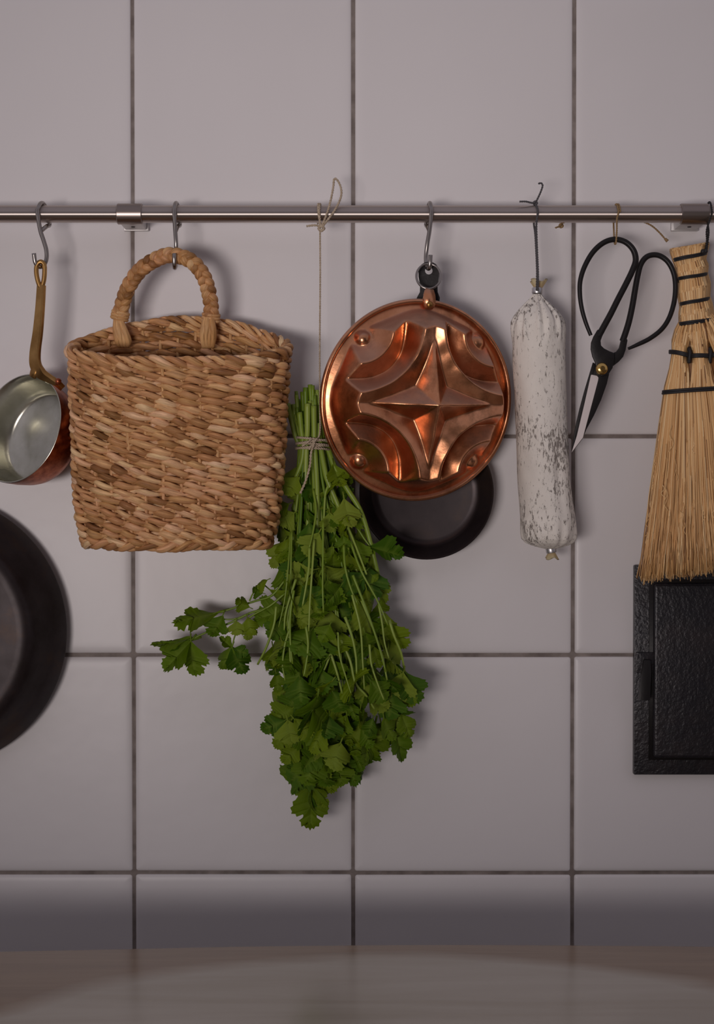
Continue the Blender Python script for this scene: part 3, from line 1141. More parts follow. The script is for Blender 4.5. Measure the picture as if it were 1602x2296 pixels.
# ------------------------------------------------------------------ salami
def salami():
    root = empty('salami')
    tag(root, 'white mould-dusted dry salami hanging on grey string beside the copper mould', 'salami')
    d0 = 0.040
    s = px_size(d0)
    rows = [(660, 1205, 9), (668, 1205.5, 14), (680, 1206, 25), (695, 1207, 39), (710, 1207.5, 50), (722, 1208, 56), (740, 1208.5, 58.5), (800, 1209, 58.5), (870, 1211.5, 57), (940, 1214, 57), (1010, 1217.5, 58), (1080, 1221, 59), (1130, 1225, 61), (1170, 1229, 63), (1195, 1230.5, 62), (1208, 1231, 59), (1217, 1232, 51), (1223, 1233, 38), (1228, 1234, 22), (1231, 1235, 10)]
    ys = [r_[0] for r_ in rows]
    yy = np.concatenate([np.linspace(660, 740, 40), np.linspace(745, 1160, 110), np.linspace(1163, 1231, 44)])
    xx, rr = np.interp(yy, ys, [r_[1] for r_ in rows]), np.interp(yy, ys, [r_[2] for r_ in rows])
    seg = 96
    verts, faces = [], []
    rg = random.Random(5)
    ph = [rg.uniform(0, 6.28) for _ in range(12)]
    for y, x, r_ in zip(yy, xx, rr):
        c = P(x, y, d0)
        top = max(0, 1 - (y - 660) / 110)
        bot = max(0, 1 - (1231 - y) / 75)
        for q in range(seg):
            a = 2 * math.pi * q / seg
            pleat = top ** 0.7 * 0.11 * (math.sin(13 * a + ph[0] + 0.01 * y) + 0.6 * math.sin(21 * a + ph[1])) + bot * 0.06 * (math.sin(11 * a + ph[2]) + 0.5 * math.sin(17 * a + ph[3]))
            lum = 0.014 * math.sin(2 * a + y * 0.011 + ph[4]) + 0.010 * math.sin(3 * a - y * 0.019 + ph[5]) + 0.008 * math.sin(5 * a + y * 0.028 + ph[6]) + 0.006 * math.sin(9 * a - y * 0.05 + ph[7])
            # a long dent down the lower right of the front
            dent = -0.10 * math.exp(-((a - math.radians(-62)) if a < math.pi else (a - 2 * math.pi + math.radians(62))) ** 2 / 0.03) * math.exp(-((y - 1070) / 80) ** 2)
            rad = r_ * s * (1 + pleat + lum + dent)
            verts.append(c + Vector((math.cos(a) * rad, math.sin(a) * rad, 0)))
    n = len(yy)
    for i in range(n - 1):
        for q in range(seg):
            q2 = (q + 1) % seg
            faces.append((i * seg + q, (i + 1) * seg + q, (i + 1) * seg + q2, i * seg + q2))
    mb = MB(); mb.add(verts, faces)
    mb.build('body', M['salami'], root)
    # clips
    for (x, y, tl) in ((1205.5, 652, 0.06), (1236.5, 1233, -0.18)):
        c = P(x, y, d0)
        Mc = Matrix.Translation(c) @ Matrix.Rotation(tl, 4, 'Y')
        mb = MB()
        rc = 12.5 * s
        hh = 6.5 * s
        lathe(mb, [(rc * 0.6, hh), (rc * 0.92, hh), (rc, hh * 0.6), (rc * 0.97, 0), (rc, -hh * 0.6), (rc * 0.92, -hh), (rc * 0.6, -hh)], 28, Mc)
        mb.build('clip', M['clip'], root, angle=50)
    # ruffled casing ends
    for (x, y, up, w, hgt) in ((1208, 648, 1, 18, 20), (1238, 1238, -1, 14, 15)):
        mb = MB(); vs, fs = [], []
        K, J = 40, 6
        for j in range(J):
            f = j / (J - 1)
            for q in range(K):
                a = 2 * math.pi * q / K
                rad = (7 + (w - 7) * f ** 0.8) * (1 + 0.14 * f * math.sin(5 * a + 1) + 0.09 * f * math.sin(9 * a))
                yv = y - up * (hgt * f * (1 + 0.18 * math.sin(3 * a + 2)))
                c = P(x, yv, d0)
                vs.append(c + Vector((math.cos(a) * rad * s, math.sin(a) * rad * s * 0.55, 0)))
        for j in range(J - 1):
            for q in range(K):
                fs.append((j * K + q, j * K + (q + 1) % K, (j + 1) * K + (q + 1) % K, (j + 1) * K + q))
        vs.append(P(x, y - up * hgt * 0.45, d0)); last = len(vs) - 1
        for q in range(K): fs.append(((J - 1) * K + q, (J - 1) * K + (q + 1) % K, last))
        mb.add(vs, fs)
        mb.build('casing_end', M['casing'], root)
    # string: loop over the rod with a knot on top and two free ends
    mb = MB()
    zt = RZ + ROD_R + 0.0012
    xk = P(1201, 456, ROD_D).x
    dn = ROD_D + ROD_R + 0.0011
    front = [Vector((xk, -ROD_D, zt)), Vector((xk + .0003, -ROD_D - ROD_R * 0.72, RZ + ROD_R * 0.82)), Vector((xk + .0012, -dn, RZ + 0.001)), P(1203.5, 505, dn), P(1205, 560, dn), P(1207, 610, .0535), P(1207, 652, .0465)]
    back = [Vector((xk, -ROD_D, zt)), Vector((xk - .0004, -ROD_D + ROD_R * 0.75, RZ + ROD_R * 0.8)), Vector((xk - .0006, -ROD_D + ROD_R + 0.001, RZ)), Vector((xk - .0004, -ROD_D + ROD_R * 0.6, RZ - ROD_R - .002)), P(1200.5, 520, .045), P(1203, 560, .048), P(1205, 610, .050), P(1204, 652, .0455)]
    rope(mb, catmull(front, 8), 0.00105, 0.0045)
    rope(mb, catmull(back, 8), 0.00105, 0.0045)
    k0 = Vector((xk, -ROD_D - 0.001, zt + 0.0008))
    tube(mb, [k0 + Vector((math.cos(a_) * .0014, 0.001 * math.sin(2 * a_), math.sin(a_) * .0012)) for a_ in np.linspace(0, 6.28, 13)[:-1]], 0.0010, 8, True)
    rope(mb, catmull([k0, P(1193, 455, .043), P(1180, 452, .046), P(1166, 452, .048)], 6), 0.00095, 0.004)
    rope(mb, catmull([k0, P(1207, 444, .042), P(1214, 428, .044), P(1217.5, 416, .045), P(1214, 410.5, .045), P(1208, 412, .045)], 6), 0.00095, 0.004)
    mb.build('hanging_string', M['grey_string'], root)


salami()


# ------------------------------------------------------------------ scissors
def scissors():
    root = empty('iron_scissors')
    tag(root, 'black iron scissors with large loop handles and a brass rivet', 'scissors')
    d0 = 0.052
    C = lambda a, b_, d=d0: P(1260 + a / 3.763, 430 + b_ / 3.763, d)
    wr = 6.0 * px_size(d0)
    half1 = empty('blade_half'); half1.parent = root
    half2 = empty('blade_half'); half2.parent = root
    # left loop
    p1 = [(247, 1212), (205, 1105), (172, 990), (155, 870), (158, 750), (195, 630), (265, 510), (355, 430), (450, 402), (540, 425), (605, 490), (626, 575), (600, 660), (545, 775), (480, 900), (415, 1030), (355, 1140), (312, 1220)]
    c = catmull([C(a, b_, d0 + .001) for a, b_ in p1], 8)
    r_ = np.interp(np.linspace(0, 1, len(c)), [0, 0.08, 0.35, 0.62, 0.8, 0.95, 1.0], [0.72, 0.8, 1.0, 1.15, 1.15, 1.2, 1.25]) * wr
    mb = MB(); tube(mb, c, list(r_), 14)
    mb.build('finger_loop', M['iron'], half1, angle=60)
    p2 = [(562, 1325), (640, 1290), (745, 1238), (845, 1160), (910, 1060), (950, 930), (962, 800), (948, 690), (905, 600), (845, 548), (780, 532), (715, 552), (668, 615), (642, 710), (620, 830), (598, 960), (570, 1090), (540, 1190), (515, 1260)]
    c = catmull([C(a, b_, d0 - .0035) for a, b_ in p2], 8)
    r_ = np.interp(np.linspace(0, 1, len(c)), [0, 0.08, 0.35, 0.62, 0.8, 0.95, 1.0], [0.55, 0.85, 1.0, 1.05, 1.15, 1.2, 1.2]) * wr
    mb = MB(); tube(mb, c, list(r_), 14)
    mb.build('finger_loop', M['iron'], half2, angle=60)
    # shanks
    sh1 = [(300, 1165), (265, 1225), (246, 1275), (243, 1330), (256, 1390), (278, 1440), (290, 1500), (330, 1560), (390, 1545), (425, 1490), (440, 1420), (438, 1362), (400, 1348), (355, 1325), (328, 1300), (325, 1260), (350, 1190), (345, 1170)]
    prism('shank', [C(a, b_, d0 - .001) for a, b_ in sh1], (0, -0.0042, 0), M['iron'], half1, 0.0009)
    sh2 = [(500, 1240), (480, 1320), (455, 1352), (430, 1362), (400, 1400), (330, 1500), (400, 1520), (430, 1474), (480, 1435), (515, 1395), (535, 1340), (552, 1255), (540, 1235)]
    prism('shank', [C(a, b_, d0 - .0055) for a, b_ in sh2], (0, -0.0042, 0), M['iron'], half2, 0.0009)
    # blades: dark backs and the pale ground edge of the front blade
    bl2 = [(262, 1440), (232, 1540), (190, 1680), (148, 1835), (110, 2000), (84, 2195), (120, 2120), (190, 1960), (260, 1760), (330, 1560), (320, 1480)]
    prism('blade', [C(a, b_, d0 - .0055) for a, b_ in bl2], (0, -0.0028, 0), M['iron'], half2, 0.0006)
    bl1 = [(290, 1450), (262, 1545), (225, 1690), (172, 1880), (120, 2080), (84, 2202), (175, 2085), (205, 2010), (270, 1890), (330, 1760), (380, 1620), (408, 1500), (385, 1460)]
    prism('blade', [C(a, b_, d0 - .002) for a, b_ in bl1], (0, -0.0026, 0), M['iron'], half1, 0.0006)
    gr = [(247, 1548), (253, 1543), (300, 1553), (311, 1568), (308, 1592), (180, 2075), (84, 2200), (128, 2060), (190, 1800)]
    o = prism('ground_edge', [C(a, b_, d0 + .0004) for a, b_ in gr], (0, -0.0006, 0), M['ground_steel'], half1, 0.0002, 1)
    o['label'] = 'pale ground steel cutting edge'
    mb = MB()
    rv = 14 * px_size(d0)
    lathe(mb, [(rv * 0.9, -0.002), (rv, 0.0), (rv * 0.94, 0.0012), (rv * 0.7, 0.0022), (rv * 0.42, 0.0026), (rv * 0.40, 0.0034), (rv * 0.33, 0.0038), (0, 0.0038)], 36, basis_matrix(C(340, 1493, d0 + .003), (0.05, -1, 0.02)))
    o = mb.build('rivet', M['bright_brass'], root, angle=45)
    o['label'] = 'shiny brass rivet'
    # twine
    tw = empty('scissors_twine')
    tag(tw, 'brown twine loop holding the black scissors on the rail', 'twine')
    mb = MB()
    xk = P(1383, 460, ROD_D).x
    dn = ROD_D + ROD_R + 0.0010
    rr_ = ROD_R + 0.0010
    lp = []
    for k_ in range(9):
        a_ = math.radians(-10 + 190 * k_ / 8)
        lp.append(Vector((xk - 0.0012 + 0.0016 * k_ / 8, -ROD_D + rr_ * math.cos(a_), RZ + rr_ * math.sin(a_))))
    lp += [P(1384.5, 490, dn), P(1384, 515, .0555), P(1382.5, 540, .0585), P(1380.5, 547, .0565), P(1379, 543, .0505), P(1377.5, 520, .044), P(1377, 505, .036)]
    rope(mb, catmull(lp, 7, True), 0.00092, 0.0042, closed=True)
    lp2 = [Vector((p.x + 0.0016, p.y, p.z)) for p in lp[1:9]]
    rope(mb, catmull(lp2, 6), 0.0008, 0.0042)
    mb.build('loop', M['brown_twine'], tw)
    db = ROD_D - ROD_R - 0.0012
    mb = MB()
    rope(mb, catmull([P(1380, 492, db), P(1340, 489, db), P(1290, 490, db), P(1263, 500, db), P(1256, 507, db + .002), P(1246, 511, db + .004)], 6), 0.0009, 0.004)
    kc = P(1259, 506, db + .001)
    tube(mb, [kc + Vector((math.cos(a_) * .0014, math.sin(2 * a_) * .0008, math.sin(a_) * .0014)) for a_ in np.linspace(0, 6.28, 13)[:-1]], 0.001, 8, True)
    mb.build('loose_end', M['brown_twine'], tw)
    mb = MB()
    rope(mb, catmull([P(1386, 492, db), P(1420, 491, db), P(1450, 500, db), P(1466, 509, db + .002), P(1482, 524, db + .004), P(1494, 538, db + .005)], 6), 0.0009, 0.004)
    tube(mb, [P(1492, 535, db + .005), P(1498, 541, db + .005)], [0.0012, 0.0016], 8)
    mb.build('loose_end', M['brown_twine'], tw)


scissors()


# ------------------------------------------------------------------ whisk broom
def broom():
    root = empty('straw_broom')
    tag(root, 'straw whisk broom bound with black cord at the right edge', 'broom')
    rg = random.Random(21)
    d0 = 0.040
    s = px_size(d0)
    ys = [546, 562, 585, 600, 619, 645, 678, 700, 722, 745, 765, 790, 830, 875, 960, 1080, 1200, 1295]
    Lx = [1505, 1510, 1518, 1518, 1524, 1522, 1528, 1525, 1526, 1514, 1506, 1502, 1497, 1490, 1479, 1464, 1450, 1440]
    Rx = [1589, 1585, 1581, 1587, 1585, 1592, 1590, 1597, 1600, 1618, 1630, 1640, 1652, 1662, 1690, 1722, 1752, 1778]
    Tz = [10, 10, 10, 12.5, 11, 13.5, 11.5, 13.5, 11.8, 15, 16, 15, 16, 15, 17, 18, 19, 20]   # half thickness mm
    n_st = 1500
    mb = MB()
    ysamp = np.array([546, 562, 585, 600, 619, 645, 678, 700, 722, 745, 770, 792, 830, 875, 960, 1050, 1130, 1200, 1250, 1295], float)
    for k in range(n_st):
        sgn = rg.uniform(-1, 1)
        if rg.random() < 0.72:
            dep = rg.uniform(0.70, 1.0)
        else:
            dep = rg.uniform(-1, 0.72)
        sl0 = (sgn + 1) / 2
        ytop = 546 + (1 - sl0) * 14 + rg.uniform(-3, 5)
        yend = 1300 - sl0 * 45 + rg.gauss(0, 5)
        if rg.random() < 0.15: yend -= rg.uniform(5, 60)
        bundle = min(2, int(sl0 * 3))
        bc = (bundle + 0.5) / 3
        pts, rad = [], []
        drift = rg.gauss(0, 0.022)
        kink = rg.gauss(0, 1)
        fl = rg.uniform(0, 6.28)
        for y in ysamp:
            f = (y - 546) / (1295 - 546)
            yy = ytop + (yend - ytop) * f
            L_, R_, t_ = np.interp(y, ys, Lx), np.interp(y, ys, Rx), np.interp(y, ys, Tz)
            pinch = 0.36 * math.exp(-((yy - 800) / 38) ** 2)
            sl = sl0 + (bc - sl0) * pinch + drift * max(0, f - 0.35)
            # second level of bundling towards the lower band
            sb = (int(sl0 * 6) + 0.5) / 6
            sl += (sb - sl) * 0.10 * math.exp(-((yy - 880) / 60) ** 2)
            e = 2 * sl - 1
            dpt = t_ * 0.001 * dep * math.sqrt(max(0.04, 1 - min(1, abs(e)) ** 2.4))
            loc_e = (sl0 - bc) * 6
            dpt *= 1 - 0.45 * (pinch / 0.36) * min(1, abs(loc_e)) ** 2
            x = L_ + (R_ - L_) * sl
            lower = max(0, f - 0.55) / 0.45
            x += lower ** 2 * (5.5 * math.sin(fl + f * 19) * 0.6 + kink * 5.0)
            dpt += lower ** 2 * 0.002 * math.cos(fl * 2 + f * 15)
            pts.append(P(x, yy, d0 + dpt))
            rad.append((0.00130 - 0.00083 * min(1, max(0, (f - 0.22) / 0.5))) * (1 if f < 0.93 else 0.75))
        tn = min(1, max(0, rg.gauss(0.58, 0.22) - (0.4 if rg.random() < 0.08 else 0)))
        tube(mb, pts, rad, 4, cap=True, tone=tn, twist=0.4)
    # packed inner straw
    cv, cf = [], []
    for y in np.linspace(556, 1270, 50):
        L_, R_, t_ = np.interp(y, ys, Lx), np.interp(y, ys, Rx), np.interp(y, ys, Tz)
        for q in range(20):
            a = 2 * math.pi * q / 20
            cv.append(P((L_ + R_) / 2 + math.cos(a) * (R_ - L_) / 2 * 0.84, y, d0 + math.sin(a) * t_ * .00052))
    for i in range(49):
        for q in range(20):
            cf.append((i * 20 + q, i * 20 + (q + 1) % 20, (i + 1) * 20 + (q + 1) % 20, (i + 1) * 20 + q))
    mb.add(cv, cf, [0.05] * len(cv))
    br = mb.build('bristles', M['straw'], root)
    br['kind'] = 'stuff'
    # stray fibres along the lower third
    mb = MB()
    for k in range(90):
        y0 = rg.uniform(900, 1230)
        sl = rg.choice([rg.uniform(0, 0.03), rg.uniform(0, 1)])
        L_, R_, t_ = np.interp(y0, ys, Lx), np.interp(y0, ys, Rx), np.interp(y0, ys, Tz)
        x = L_ + (R_ - L_) * sl
        dd = d0 + t_ * .001 * (0.95 if sl > 0.05 else 0.2)
        ln = rg.uniform(25, 70)
        sw = rg.uniform(-9, 9)
        y1 = min(y0 + ln, 1298)
        tube(mb, catmull([P(x, y0, dd), P(x + sw * .7, (y0 * 2 + y1) / 3, dd + .001), P(x - sw * .5, (y0 + 2 * y1) / 3, dd + .0015), P(x + sw, y1, dd + .001)], 4), 0.00032, 4, tone=rg.uniform(.5, .95))
    sf = mb.build('stray_fibres', M['straw'], root)
    sf['kind'] = 'stuff'

    def band(yl, yr, hh, name='binding', knots=()):
        mb = MB()
        for off in (-0.45, 0.45):
            pts = []
            for q in range(48):
                a = 2 * math.pi * q / 48
                e = math.cos(a)
                y = yl + (yr - yl) * (e + 1) / 2 + off * hh * 1.1
                yn = y - 12 * (1 - (e + 1) / 2) * max(0, 1 - (y - 560) / 700)
                L_, R_, t_ = np.interp(yn, ys, Lx), np.interp(yn, ys, Rx), np.interp(yn, ys, Tz)
                x = (L_ + R_) / 2 + (R_ - L_) / 2 * 1.045 * math.copysign(abs(e) ** 0.85, e)
                sv = math.sin(a)
                pts.append(P(x, y, d0 + (t_ * .001 + .0024) * math.copysign(abs(sv) ** 0.85, sv)))
            tube(mb, pts, hh * s * 0.62, 6, True, ref=(0, 0, 1), flat=(1.0, 0.7))
        for kx, ky, dd in knots:
            c_ = P(kx, ky, d0 + dd)
            lathe(mb, [(0, 0.0022), (0.0016, 0.0016), (0.0022, 0), (0.0016, -0.0016), (0, -0.0022)], 10, Matrix.Translation(c_))
        mb.build(name, M['black_cord'], root)

    band(583, 567, 4.0, knots=((1577, 564, .011), (1583, 563, .010)))
    band(625, 614, 3.6, knots=((1522, 629, .003),))
    band(682, 669, 3.8)
    band(727, 716, 4.2)
    band(880, 866, 4.6)
    # waist band drawn in between the three bundles
    mb = MB()
    L_, R_ = 1502, 1640
    for off in (-1.8, 1.8):
        pts = []
        for q in range(61):
            f = q / 60
            x = L_ + (R_ - L_) * f
            loc_e = ((f * 3) % 1) * 2 - 1 if f < 1 else 1
            dpt = 0.0158 * math.sqrt(max(0.0, 1 - abs(2 * f - 1) ** 2.4)) * (1 - 0.42 * abs(loc_e) ** 3) + .0006
            pts.append(P(x, 786 + 11 * math.sin(math.pi * f) + off + 3 * abs(loc_e) ** 2, d0 + dpt))
        tube(mb, pts, 0.0013, 6, ref=(0, 0, 1), flat=(1.0, 0.7))
    for kx in (1548, 1594):
        pts = [P(kx - 3, 780, d0 + .010), P(kx, 790, d0 + .0118), P(kx - 1, 802, d0 + .0118), P(kx - 2, 814, d0 + .0105)]
        tube(mb, catmull(pts, 4), 0.0018, 8)
    mb.build('binding', M['black_cord'], root)
    # hanging loop over the rail
    mb = MB()
    rr_ = ROD_R * 1.21 + 0.0011
    xk = P(1590.5, 470, ROD_D).x
    lp = [P(1583, 566, d0 + .008), P(1586, 540, .0485), P(1586, 515, .0505)]
    for k_ in range(8):
        a_ = math.radians(190 - 190 * k_ / 7)
        lp.append(Vector((xk, -ROD_D + rr_ * math.cos(a_), RZ + rr_ * math.sin(a_))))
    lp += [P(1590, 515, .046), P(1588, 540, .047), P(1585, 566, d0 + .007)]
    rope(mb, catmull(lp, 8), 0.0010, 0.004)
    mb.build('hanging_loop', M['black_cord'], root)


broom()


# ------------------------------------------------------------------ cast-iron hatch in the wall
def hatch():
    root = empty('iron_hatch')
    tag(root, 'black cast-iron soot hatch set on the tiles below the broom', 'hatch')
    x0, x1 = P(1423, 1500, .008).x, P(1812, 1500, .008).x
    z1, z0 = P(1500, 1267.5, .008).z, P(1500, 1737.5, .008).z
    bevel_box('frame', (x0, -0.008, z0), (x1, -0.0002, z1), M['cast'], root, 0.0012)
    a0, a1 = P(1466, 1500, .013).x, P(1768, 1500, .013).x
    b1, b0 = P(1500, 1308, .013).z, P(1500, 1699, .013).z
    # gasket groove around the door
    bevel_box('door_stop', (a0 - 0.0032, -0.0088, b0 - 0.0028), (a1 + 0.0032, -0.0079, b1 + 0.0032), M['iron'], root, 0.0003, 1)
    door = bevel_box('door', (a0, -0.0150, b0), (a1, -0.0086, b1), M['cast'], root, 0.0030, 3)
    bevel_box('lug', (P(1427, 1480, .011).x, -0.0118, P(1500, 1509, .011).z), (a0 + 0.001, -0.0081, P(1500, 1463, .011).z), M['cast'], door, 0.0007)
    lv = [(1445, 1478, .0145), (1460, 1479, .0150), (1461, 1500, .018), (1458, 1571, .024), (1434, 1571, .022), (1440, 1520, .018)]
    prism('latch_lever', [P(*q) for q in ((1445, 1479, .0165), (1460, 1480, .0165), (1462, 1510, .019), (1459, 1571, .024), (1434, 1571, .024), (1440, 1515, .0195))], (0, 0.007, 0), M['iron'], door, 0.0012)
    for zz in (1370, 1640):
        mb = MB()
        c_ = P(1790, zz, .012)
        tube(mb, [c_ + Vector((0, 0, -0.012)), c_ + Vector((0, 0, 0.012))], 0.004, 12)
        mb.build('hinge', M['cast'], root, angle=40)


hatch()


# ------------------------------------------------------------------ parsley
def leaf_mesh(seed, wide=1.0):
    rg = random.Random(seed)
    half = [(.02, 0), (.09, .08), (.20, .20), (.31, .31), (.385, .39), (.46, .43), (.445, .50), (.505, .555), (.455, .61), (.465, .69), (.375, .685), (.335, .735), (.245, .675),
            (.24, .745), (.295, .80), (.232, .85), (.225, .93), (.142, .92), (.10, .99), (.045, .965), (0, 1.03)]
    fold, droop, cup = rg.uniform(-.5, .9), rg.uniform(-.8, .9), rg.uniform(-1.0, 1.0)
    ph, wv = rg.uniform(0, 6), rg.uniform(.03, .09)
    roll = rg.uniform(-0.8, 0.8)
    deep = rg.uniform(0.85, 1.3)

    def side(sg):
        pts = []
        sc = rg.uniform(0.9, 1.1)
        for x, y in half:
            jx, jy = rg.uniform(-.014, .014), rg.uniform(-.014, .014)
            if (x, y) in ((.245, .675), (.24, .745)): x = x / deep
            pts.append(Vector(((x * sc + (jx if x > .1 else 0)) * sg, y + (jy if 0.2 < y < 1 else 0), 0)))
        return catmull(pts, 2)

    R_ = side(1)
    L_ = side(-1)
    fr_ = [0.0, 0.3, 0.65, 1.0]
    verts, tone, faces = [], [], []
    tips = [Vector((.505, .555, 0)), Vector((.465, .69, 0)), Vector((.295, .80, 0))]
    for sd_ in (R_, L_):
        base = len(verts)
        for i, p in enumerate(sd_):
            ym = 0.04 + 0.86 * p.y - 0.10 * math.sin(math.pi * min(1, max(0, p.y)))
            vein_line = max(math.exp(-((abs(p.x) - t.x) ** 2 + (p.y - t.y) ** 2) / 0.0012) for t in tips)
            for f in fr_:
                x = p.x * f * wide
                y = ym + (p.y - ym) * f
                th = math.atan2(x, y - 0.1)
                rr = math.hypot(x, y - 0.1)
                z = fold * abs(x) * 0.75 + cup * x * x * 1.2 - droop * y * y * 0.55 + wv * rr * rr * 1.4 * math.sin(5 * th + ph) + wv * 0.5 * f * f * math.sin(7 * y + ph * 2)
                z += roll * x * y * 0.7
                v_ = 1.0 if f == 0 else vein_line * (1 - 0.6 * f)
                z -= 0.03 * v_
                verts.append((x, y, z)); tone.append(v_ * 0.9)
        K = len(fr_)
        for i in range(len(sd_) - 1):
            for q in range(K - 1):
                a_ = base + i * K + q
                fc = (a_, a_ + K, a_ + K + 1, a_ + 1)
                faces.append(fc if sd_ is R_ else tuple(reversed(fc)))
    mb = MB()
    mb.add(verts, [tuple(reversed(f)) for f in faces], tone)
    # petiole
    tube(mb, [Vector((0, -0.22, 0.02)), Vector((0, 0, 0)), Vector((0, 0.14, -0.025))], [0.028, 0.026, 0.014], 5, tone=1.0)
    return mb.mesh('leaf', M['leaf'], True)


def parsley():
    root = empty('parsley_bunch')
    tag(root, 'bunch of fresh green parsley hanging upside down beside the basket', 'herb bunch')
    rg = random.Random(42)
    variants = [leaf_mesh(300 + k, rg.uniform(0.9, 1.25)) for k in range(24)]

    def place(bx, by, bd, tx, ty, td, facing, scale_w=1.0, var=None):
        """leaf from base pixel to tip pixel at depths bd, td"""
        p0, p1 = P(bx, by, bd), P(tx, ty, td)
        yv = (p1 - p0)
        L = yv.length
        yv.normalize()
        f = Vector(facing)
        zv = f - yv * f.dot(yv)
        if zv.length < 1e-3: zv = Vector((0.3, -1, 0.1)) - yv * yv.dot(Vector((0.3, -1, 0.1)))
        zv.normalize()
        xv = yv.cross(zv)
        m = Matrix((xv * L * scale_w, yv * L, zv * L)).transposed().to_4x4()
        m.translation = p0
        o = bpy.data.objects.new('leaf', variants[var if var is not None else rg.randrange(len(variants))])
        link(o, root)
        o.matrix_world = m
        o.matrix_local = m
        return o

    # silhouette of the hanging foliage (left / right edge by height)
    ys = [1040, 1075, 1110, 1150, 1200, 1260, 1310, 1360, 1420, 1480, 1540, 1590, 1640, 1690, 1735, 1780]
    Lx = [672, 660, 652, 642, 630, 620, 616, 612, 608, 606, 612, 622, 634, 655, 668, 684]
    Rx = [742, 758, 776, 796, 812, 830, 850, 868, 882, 892, 902, 904, 890, 838, 750, 722]
    tie = (703, 998)
    dc = 0.046
    # stems
    ends = []
    for k in range(58):
        e = rg.uniform(-0.97, 0.97)
        layer = rg.uniform(-1, 1) if k < 34 else rg.uniform(0.2, 1)
        rad0 = math.sqrt(rg.random())
        # place in the tie
        tx = tie[0] + e * 33
        td = dc + layer * 0.0115 * math.sqrt(max(0, 1 - e * e))
        topx = tx - 8 + e * 4 + rg.uniform(-5, 5)
        topy = rg.uniform(858, 945) + max(0, -e) * 22
        yend = rg.choice([rg.uniform(1180, 1420), rg.uniform(1350, 1640), rg.uniform(1350, 1640)])
        xe = np.interp(yend, ys, Lx), np.interp(yend, ys, Rx)
        ex = (xe[0] + xe[1]) / 2 + e * 0.42 * (xe[1] - xe[0]) + rg.uniform(-12, 12)
        ed = dc + layer * 0.034 * math.sqrt(max(0.1, 1 - e * e)) * min(1, (yend - 1000) / 400)
        y1 = 1000 + (yend - 1000) * 0.3
        m1 = tx + (ex - tx) * 0.22, td + (ed - td) * 0.3
        pts = [P(topx, topy, td + 0.001 * rg.uniform(-1, 1)), P((topx + tx) / 2 + rg.uniform(-2, 2), (topy + tie[1]) / 2, td), P(tx, tie[1], td),
               P(m1[0], y1, m1[1]), P(tx + (ex - tx) * 0.62 + rg.uniform(-5, 5), 1000 + (yend - 1000) * 0.66, td + (ed - td) * 0.7), P(ex, yend, ed)]
        c = catmull(pts, 6)
        r0 = rg.uniform(0.0014, 0.0024)
        r_ = np.interp(np.linspace(0, 1, len(c)), [0, 0.42, 1], [1.0, 0.92, 0.42]) * r0
        mb = MB()
        tube(mb, c, list(r_), 8, tone=min(1, max(0, rg.gauss(0.52, 0.2))))
        mb.build('stem', M['stem'], root)
        ends.append((ex, yend, ed, e))
    # front stems drawn by hand
    for pts_ in ([(690, 905, .060), (690, 960, .060), (688, 1000, .061), (686, 1060, .061), (684, 1085, .060)],
                 [(672, 925, .056), (676, 965, .057), (681, 1000, .058), (676, 1040, .056), (655, 1090, .052)],
                 [(704, 910, .060), (705, 960, .061), (706, 1000, .061), (710, 1060, .062), (713, 1140, .064), (712, 1200, .064)],
                 [(714, 950, .056), (716, 975, .058), (719, 1000, .059), (730, 1060, .063), (738, 1085, .064), (757, 1130, .064), (790, 1210, .062), (812, 1270, .06)],
                 [(738, 1085, .064), (730, 1110, .065), (727, 1160, .066), (726, 1190, .066)],
                 [(733, 1000, .052), (752, 1050, .056), (778, 1095, .06), (806, 1140, .06), (824, 1190, .058), (845, 1275, .056), (856, 1330, .05)],
                 [(645, 905, .048), (655, 945, .049), (662, 975, .050), (672, 1000, .050)],
                 [(780, 1190, .066), (796, 1245, .066), (803, 1290, .064), (830, 1340, .06)],
                 [(765, 1435, .084), (785, 1480, .086), (798, 1532, .086), (822, 1560, .084), (840, 1590, .08)],
                 [(620, 1360, .076), (615, 1400, .076), (598, 1450, .074), (578, 1490, .070)],
                 [(648, 1355, .082), (647, 1400, .083), (650, 1450, .083), (652, 1490, .083)],
                 [(742, 1465, .086), (730, 1495, .086), (722, 1512, .086)],
                 [(742, 1465, .086), (755, 1505, .087), (768, 1555, .086)],
                 [(873, 1390, .070), (884, 1425, .070), (900, 1465, .068), (908, 1505, .064)]):
        c = catmull([P(*q) for q in pts_], 7)
        thick = pts_[0][1] < 1050
        mb = MB()
        r0 = 0.0027 if thick else 0.00125
        tube(mb, c, list(np.linspace(r0, r0 * (0.72 if thick else 0.7), len(c))), 8, tone=rg.uniform(0.62, 0.95))
        mb.build('stem', M['stem'], root)

    def front_depth(e, y):
        grow = min(1, max(0.25, (y - 1020) / 260)) * (1 if y < 1600 else max(0.35, 1 - (y - 1600) / 260))
        return 0.046 * grow * math.sqrt(max(0.03, 1 - e * e))

    # filled foliage
    n_leaf = 240
    placed = []
    tries = 0
